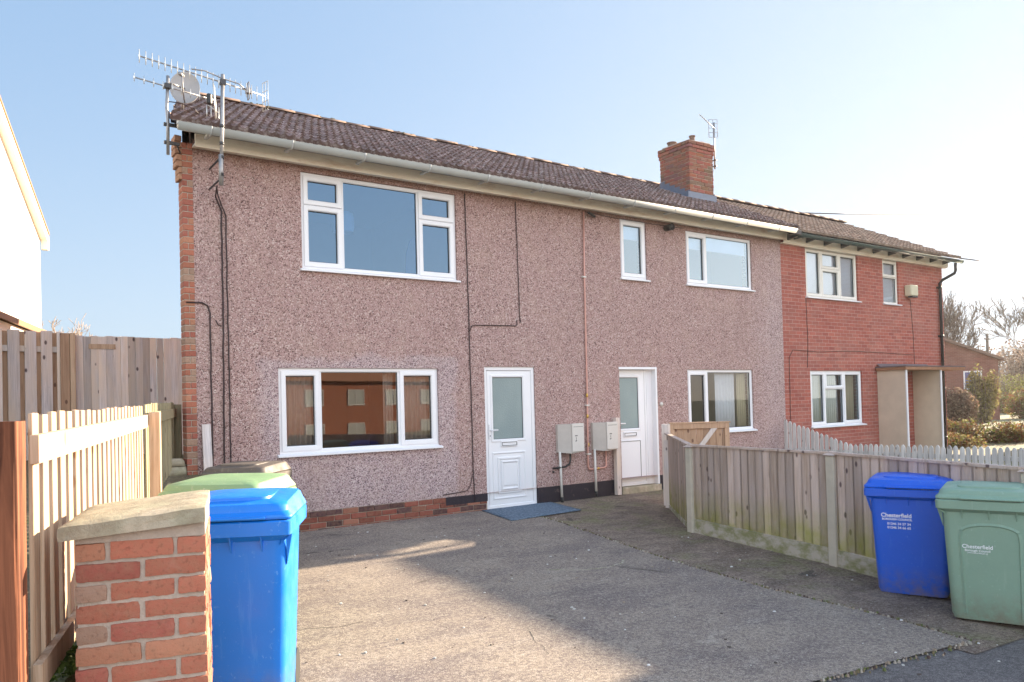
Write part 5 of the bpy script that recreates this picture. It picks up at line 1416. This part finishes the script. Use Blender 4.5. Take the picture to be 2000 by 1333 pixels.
# hedges and bushes beyond the field
for (x, y, w, h, lab, mt_, nm) in ((66.5, 17.6, 4.2, 3.1, 'clipped yellow green hedge beyond the frosty field', m_hedge, 'hedge'),
        (41.0, 8.6, .9, 3.3, 'tall yellowing shrub in front of the far brick gable', m_yleaf, 'bush'),
        (37.6, 8.4, 1.3, 2.3, 'brown leafless thicket against the far brick house', m_brownleaf, 'bush'),
        (47.5, 9.3, 2.6, 2.0, 'brown bramble bank at the back of the frosty field', m_bramble, 'bush'),
        (59.0, 14.0, 3.4, 2.2, 'low brown scrub below the clipped hedge', m_bramble, 'bush')):
    d = Vector((.83, -.56)) ; blobs = []
    for k in range(10):
        rr = random.Random(int(x*10)+k); t = rr.uniform(-1, 1)*w
        if nm == 'hedge': blobs.append(((.57*t, -.82*t*.6, h*.5), (w*.3, w*.3, h*.5)))
        else: blobs.append(((.57*t*.6+rr.uniform(-.4, .4), -.82*t*.5, h*rr.uniform(.3, .65)), (w*.35, w*.35, h*.34)))
    bush((x, y, -.3), blobs, 3600, .085, mt_, lab, nm, None, 'hedge' if nm == 'hedge' else 'bush', 60, int(x))
random.seed(99)
# frosty field
mb = MB(); P = [(24, 4.5), (40, -2), (85, -6), (130, 20), (95, 38), (60, 30), (40, 16), (30, 12)]
mb.face([(x, y, -.325) for x, y in P]); fo = mb.build('field', m_frost); tag(fo, kind='structure')

# far brick house
fh = empty('far_brick_house', (45.6, 9.75, -.3), rad(-50), label='distant brick house whose sloping roof edge shows past the right end of the terrace', cat='house')
mb = MB(); mb.face([(-8, 0, 0), (0, 0, 0), (0, 0, 3.5), (-4, 0, 5.2), (-8, 0, 3.5)]); mb.face([(0, 0, 0), (0, 8, 0), (0, 8, 3.5), (0, 0, 3.5)]); mb.build('wall', m_farbrick, fh)
mb = MB()
for (a, b) in (((-4, 5.2), (.25, 3.4)), ((-8.25, 3.4), (-4, 5.2))):
    mb.mesh([(a[0], -.2, a[1]), (b[0], -.2, b[1]), (b[0], 8.2, b[1]), (a[0], 8.2, a[1]), (a[0], -.2, a[1]+.14), (b[0], -.2, b[1]+.14), (b[0], 8.2, b[1]+.14), (a[0], 8.2, a[1]+.14)],
            [(0, 3, 2, 1), (4, 5, 6, 7), (0, 1, 5, 4), (1, 2, 6, 5), (2, 3, 7, 6), (3, 0, 4, 7)])
mb.build('roof', m_ridge, fh)
wn = MB(); wn.box(-1.7, -.8, -.03, .02, 1.9, 2.9); wn_ = wn.build('window', m_upvc, fh); wn = MB(); wn.box(-1.63, -1.28, -.04, -.031, 1.97, 2.83); wn.box(-1.22, -.87, -.04, -.031, 1.97, 2.83); wn.build('pane', m_glass, wn_)
# lamp post and pole
lp = empty('street_lamp', (64.75, 20.75, -.32), rad(-60), label='slim grey street lamp standing in the frosty field', cat='street lamp')
mb = MB(); mb.tube([(0, 0, 0), (0, 0, 1.2)], .09, 10); mb.tube([(0, 0, 1.2), (0, 0, 4.4)], [.06, .045], 10); mb.build('column', m_steel, lp)
mb = MB(); mb.loft([[(.16*cos(t)*k, .16*sin(t)*k+.12, z) for t in [2*pi*i/12 for i in range(12)]] for k, z in ((.6, 4.35), (1.5, 4.45), (1.6, 4.52), (.9, 4.68))]); mb.build('lantern', m_lamp, lp)
tp = empty('telegraph_pole', (75.2, 23.2, -.32), 0, label='dark wooden telegraph pole among the distant trees', cat='telegraph pole')
mb = MB(); mb.tube([(0, 0, 0), (0, 0, 6.9)], [.16, .12], 8); mb.build('pole', m_bark, tp)
mb = MB(); mb.box(-.5, .5, -.06, .06, 6.4, 6.5); mb.build('cross_arm', m_bark, tp)
def wire(p0, p1, sag, r, name, label, n=16, par=None):
    p0, p1 = Vector(p0), Vector(p1); m = MB()
    m.tube([p0.lerp(p1, i/n) - Vector((0, 0, sag*4*(i/n)*(1-i/n))) for i in range(n+1)], r*1.3, 5)
    return tag(m.build(name, m_cable), label, 'overhead wire')
wire((17.6, 2.75, 6.32), (75, 12, 17.4), .8, .011, 'overhead_wire', 'upper overhead wire running right from the roof ridge')
wire((20.05, -.38, 4.80), (60, 9.5, 10.6), .5, .011, 'overhead_wire', 'lower overhead wire running right from the end of the gutter')
m = MB(); pa, pb, pc = Vector((75.2, 23.2, 6.3)), Vector((78, 19.4, 5.7)), Vector((82, 17.0, 6.2)); pts = []
for a, b in ((pa, pb), (pb, pc)):
    for i in range(9): pts.append(a.lerp(b, i/8) - Vector((0, 0, .9*4*(i/8)*(1-i/8))))
m.tube(pts, .035, 5); tag(m.build('frosted_cable', m_whpipe), 'sagging white frosted cable looping from the telegraph pole', 'cable')
# a parked car half hidden by brambles
car = empty('parked_car', (33.4, 1.3, -.60), rad(-20), label='pale blue car half hidden behind the brambles at the right edge', cat='car')
prof = [(-2.0, .35), (-2.0, .78), (-1.75, .92), (-1.1, .98), (-.45, 1.36), (.75, 1.38), (1.35, 1.0), (1.95, .92), (2.05, .6), (2.02, .32)]
mb = MB(); mb.loft([[(x, -.82+(.10 if z > 1.1 else 0), z) for x, z in prof], [(x, .82-(.10 if z > 1.1 else 0), z) for x, z in prof]], sm=False)
mb.build('body', plain('pale_blue_car_paint', (.45, .5, .58), .25), car)
mb = MB(); mb.face([(-.95, -.80, 1.0), (.55, -.80, 1.0), (.62, -.735, 1.30), (-.45, -.735, 1.30)]); mb.face([(-1.12, -.70, 1.0), (-.47, -.66, 1.35), (-.47, .66, 1.35), (-1.12, .70, 1.0)][::-1]); mb.build('windows', m_obsc, car)
for sx in (-1.3, 1.3):
    for sy in (-.84, .66): mb = MB(); mb.tube([(sx, sy, .31), (sx, sy+.18, .31)], .31, 18); mb.build('wheel', m_rubber, car, .6)

# ================================================================== BUILDINGS OUTSIDE THE FRAME (they cast the drive's shadow / show in the panes)
sb_ = empty('side_house', (25.0, 0, -.4), 0, label='tall flat roofed brick house standing to the right beyond the white fence', cat='house')
mb = MB(); pr = [(0, 0), (0, 6.64), (-.95, 6.64), (-3.95, 6.65), (-3.951, 6.82), (-6.1, 6.82), (-6.1, 0)]
mb.loft([[(0, y, z) for y, z in pr], [(8, y, z) for y, z in pr]], sm=False); mb.build('wall', m_farbrick, sb_)
mb = MB()
for (ya, za), (yb, zb) in (((.0, 6.65), (-.95, 6.65)), ((-.955, 6.63), (-3.94, 6.66)), ((-3.952, 6.83), (-6.12, 6.83))):
    mb.mesh([(x, y, z+h) for x in (-.03, 8.03) for y, z in ((ya, za), (yb, zb)) for h in (0, .05)], [(0, 1, 3, 2), (4, 6, 7, 5), (0, 4, 5, 1), (2, 3, 7, 6), (1, 5, 7, 3), (0, 2, 6, 4)])
mb.build('roof', m_felt, sb_)
for yy in (-2.4, -5.2):
    for zz in (1.2, 4.0): mb = MB(); mb.box(-.03, .02, yy, yy+1.4, zz, zz+1.1); w_ = mb.build('window', m_upvc, sb_); mb = MB(); mb.box(-.04, -.031, yy+.08, yy+1.32, zz+.08, zz+1.02); mb.build('pane', m_obsc, w_)
op = empty('opposite_house', (20.0, -46.0, -2.0), rad(163), label='red brick house across the road behind the camera, mirrored in the panes', cat='house')
mb = MB(); mb.box(-16, 16, 0, 8, 0, 5.6); mb.build('wall', m_opp, op)
mb = MB(); mb.mesh([(-16.3, -.4, 5.5), (16.3, -.4, 5.5), (16.3, 4, 8), (-16.3, 4, 8), (16.3, 8.4, 5.5), (-16.3, 8.4, 5.5)], [(0, 1, 2, 3), (3, 2, 4, 5), (1, 4, 2), (0, 3, 5)]); mb.build('roof', m_clayroof, op)
for xx in range(-14, 15, 4):
    for zz in (1.0, 3.6):
        mb = MB(); ring(mb, xx, xx+1.7, zz, zz+1.25, .09, -.05, .0); mb.box(xx+.8, xx+.9, -.05, 0, zz+.09, zz+1.16); w_ = mb.build('window', m_upvc, op)
        mb = MB(); mb.box(xx+.09, xx+.8, -.03, -.005, zz+.09, zz+1.16); mb.box(xx+.9, xx+1.61, -.03, -.005, zz+.09, zz+1.16); mb.build('pane', m_curtb, w_)

hz = MB(); hz.box(-65, 135, -70, 60, -2.7, 20)  # scattering volume added to give veiling glare on the sunward side
hm = bpy.data.materials.new('glare_haze'); hm.use_nodes = True; hm.node_tree.nodes.clear()
pv = hm.node_tree.nodes.new('ShaderNodeVolumePrincipled'); pv.inputs['Color'].default_value = (.97, .97, 1, 1); pv.inputs['Density'].default_value = .0004; pv.inputs['Anisotropy'].default_value = .5
ho = hm.node_tree.nodes.new('ShaderNodeOutputMaterial'); hm.node_tree.links.new(pv.outputs[0], ho.inputs['Volume'])
tag(hz.build('haze', hm), kind='stuff')
# ================================================================== CAMERA
cam_d = bpy.data.cameras.new('camera'); cam = bpy.data.objects.new('camera', cam_d); COL.objects.link(cam)
yaw, pit, rol = rad(34.86), rad(1.08), rad(-1.48)
F = Vector((sin(yaw)*cos(pit), cos(yaw)*cos(pit), sin(pit))); Rv = Vector((cos(yaw), -sin(yaw), 0)); U = Rv.cross(F)
R2 = Rv*cos(rol) + U*sin(rol); U2 = U*cos(rol) - Rv*sin(rol)
M_ = Matrix((R2, U2, -F)).transposed().to_4x4(); M_.translation = Vector((0, -9.70, 1.54)); cam.matrix_world = M_
cam_d.sensor_fit = 'HORIZONTAL'; cam_d.sensor_width = 36; cam_d.lens = 1519/2000*36; cam_d.shift_y = 91/2000
cam_d.clip_start = .05; cam_d.clip_end = 2000
sc.camera = cam

# ================================================================== LIGHT
EL, AZ = rad(16.5), rad(5.95)     # AZ measured from +X towards +Y
sd = Vector((cos(EL)*cos(AZ), cos(EL)*sin(AZ), sin(EL)))
sl_ = bpy.data.lights.new("sun", "SUN"); sl_.energy = 5.0; sl_.angle = rad(.4); sl_.color = (1.0, .82, .60)
so_ = bpy.data.objects.new('sun', sl_); COL.objects.link(so_); so_.rotation_euler = sd.to_track_quat('Z', 'Y').to_euler()
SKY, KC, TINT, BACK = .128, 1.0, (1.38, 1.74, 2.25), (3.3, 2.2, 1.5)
w = bpy.data.worlds.new('World'); sc.world = w; w.use_nodes = True
nt = w.node_tree; nt.nodes.clear()
sky = nt.nodes.new('ShaderNodeTexSky'); sky.sky_type = 'NISHITA'; sky.sun_disc = False
sky.sun_elevation = EL; sky.sun_rotation = pi/2 - AZ; sky.air_density = 1.0; sky.dust_density = 1.5; sky.ozone_density = 1.5; sky.altitude = 50
bg = nt.nodes.new('ShaderNodeBackground'); bg.inputs[1].default_value = SKY
def vm(op, a, b):
    k = nt.nodes.new('ShaderNodeVectorMath'); k.operation = op
    for i, v in enumerate((a, b)):
        if isinstance(v, tuple): k.inputs[i].default_value = v
        else: nt.links.new(v, k.inputs[i])
    return k
# aureole compressed; sky behind the camera raised as added fill for the shaded facade
comp = vm('DIVIDE', sky.outputs[0], vm('ADD', vm('MULTIPLY', sky.outputs[0], (KC, KC, KC)).outputs[0], (1, 1, 1)).outputs[0])
tint = vm('MULTIPLY', comp.outputs[0], TINT)
tc = nt.nodes.new('ShaderNodeTexCoord')
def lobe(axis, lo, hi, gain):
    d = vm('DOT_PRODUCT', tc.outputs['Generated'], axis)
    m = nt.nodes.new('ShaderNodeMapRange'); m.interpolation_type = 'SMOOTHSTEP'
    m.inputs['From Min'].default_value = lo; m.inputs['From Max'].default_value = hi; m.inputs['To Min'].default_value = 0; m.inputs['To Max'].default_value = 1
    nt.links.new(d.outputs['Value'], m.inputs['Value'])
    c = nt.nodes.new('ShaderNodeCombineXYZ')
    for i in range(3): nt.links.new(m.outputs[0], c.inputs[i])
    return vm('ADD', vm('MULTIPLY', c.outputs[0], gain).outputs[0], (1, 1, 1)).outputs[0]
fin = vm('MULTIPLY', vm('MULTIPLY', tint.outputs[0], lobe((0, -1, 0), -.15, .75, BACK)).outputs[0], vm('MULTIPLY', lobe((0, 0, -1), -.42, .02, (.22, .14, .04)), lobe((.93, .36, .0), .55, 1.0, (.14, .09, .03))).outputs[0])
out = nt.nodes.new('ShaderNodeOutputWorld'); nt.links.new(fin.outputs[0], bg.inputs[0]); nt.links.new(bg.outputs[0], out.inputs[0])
sc.view_settings.view_transform = 'Standard'; sc.view_settings.look = 'None'; sc.view_settings.gamma = 1
sc.view_settings.exposure = 2.03
sc.render.engine = 'CYCLES'
sc.cycles.max_bounces = 8; sc.cycles.transparent_max_bounces = 16
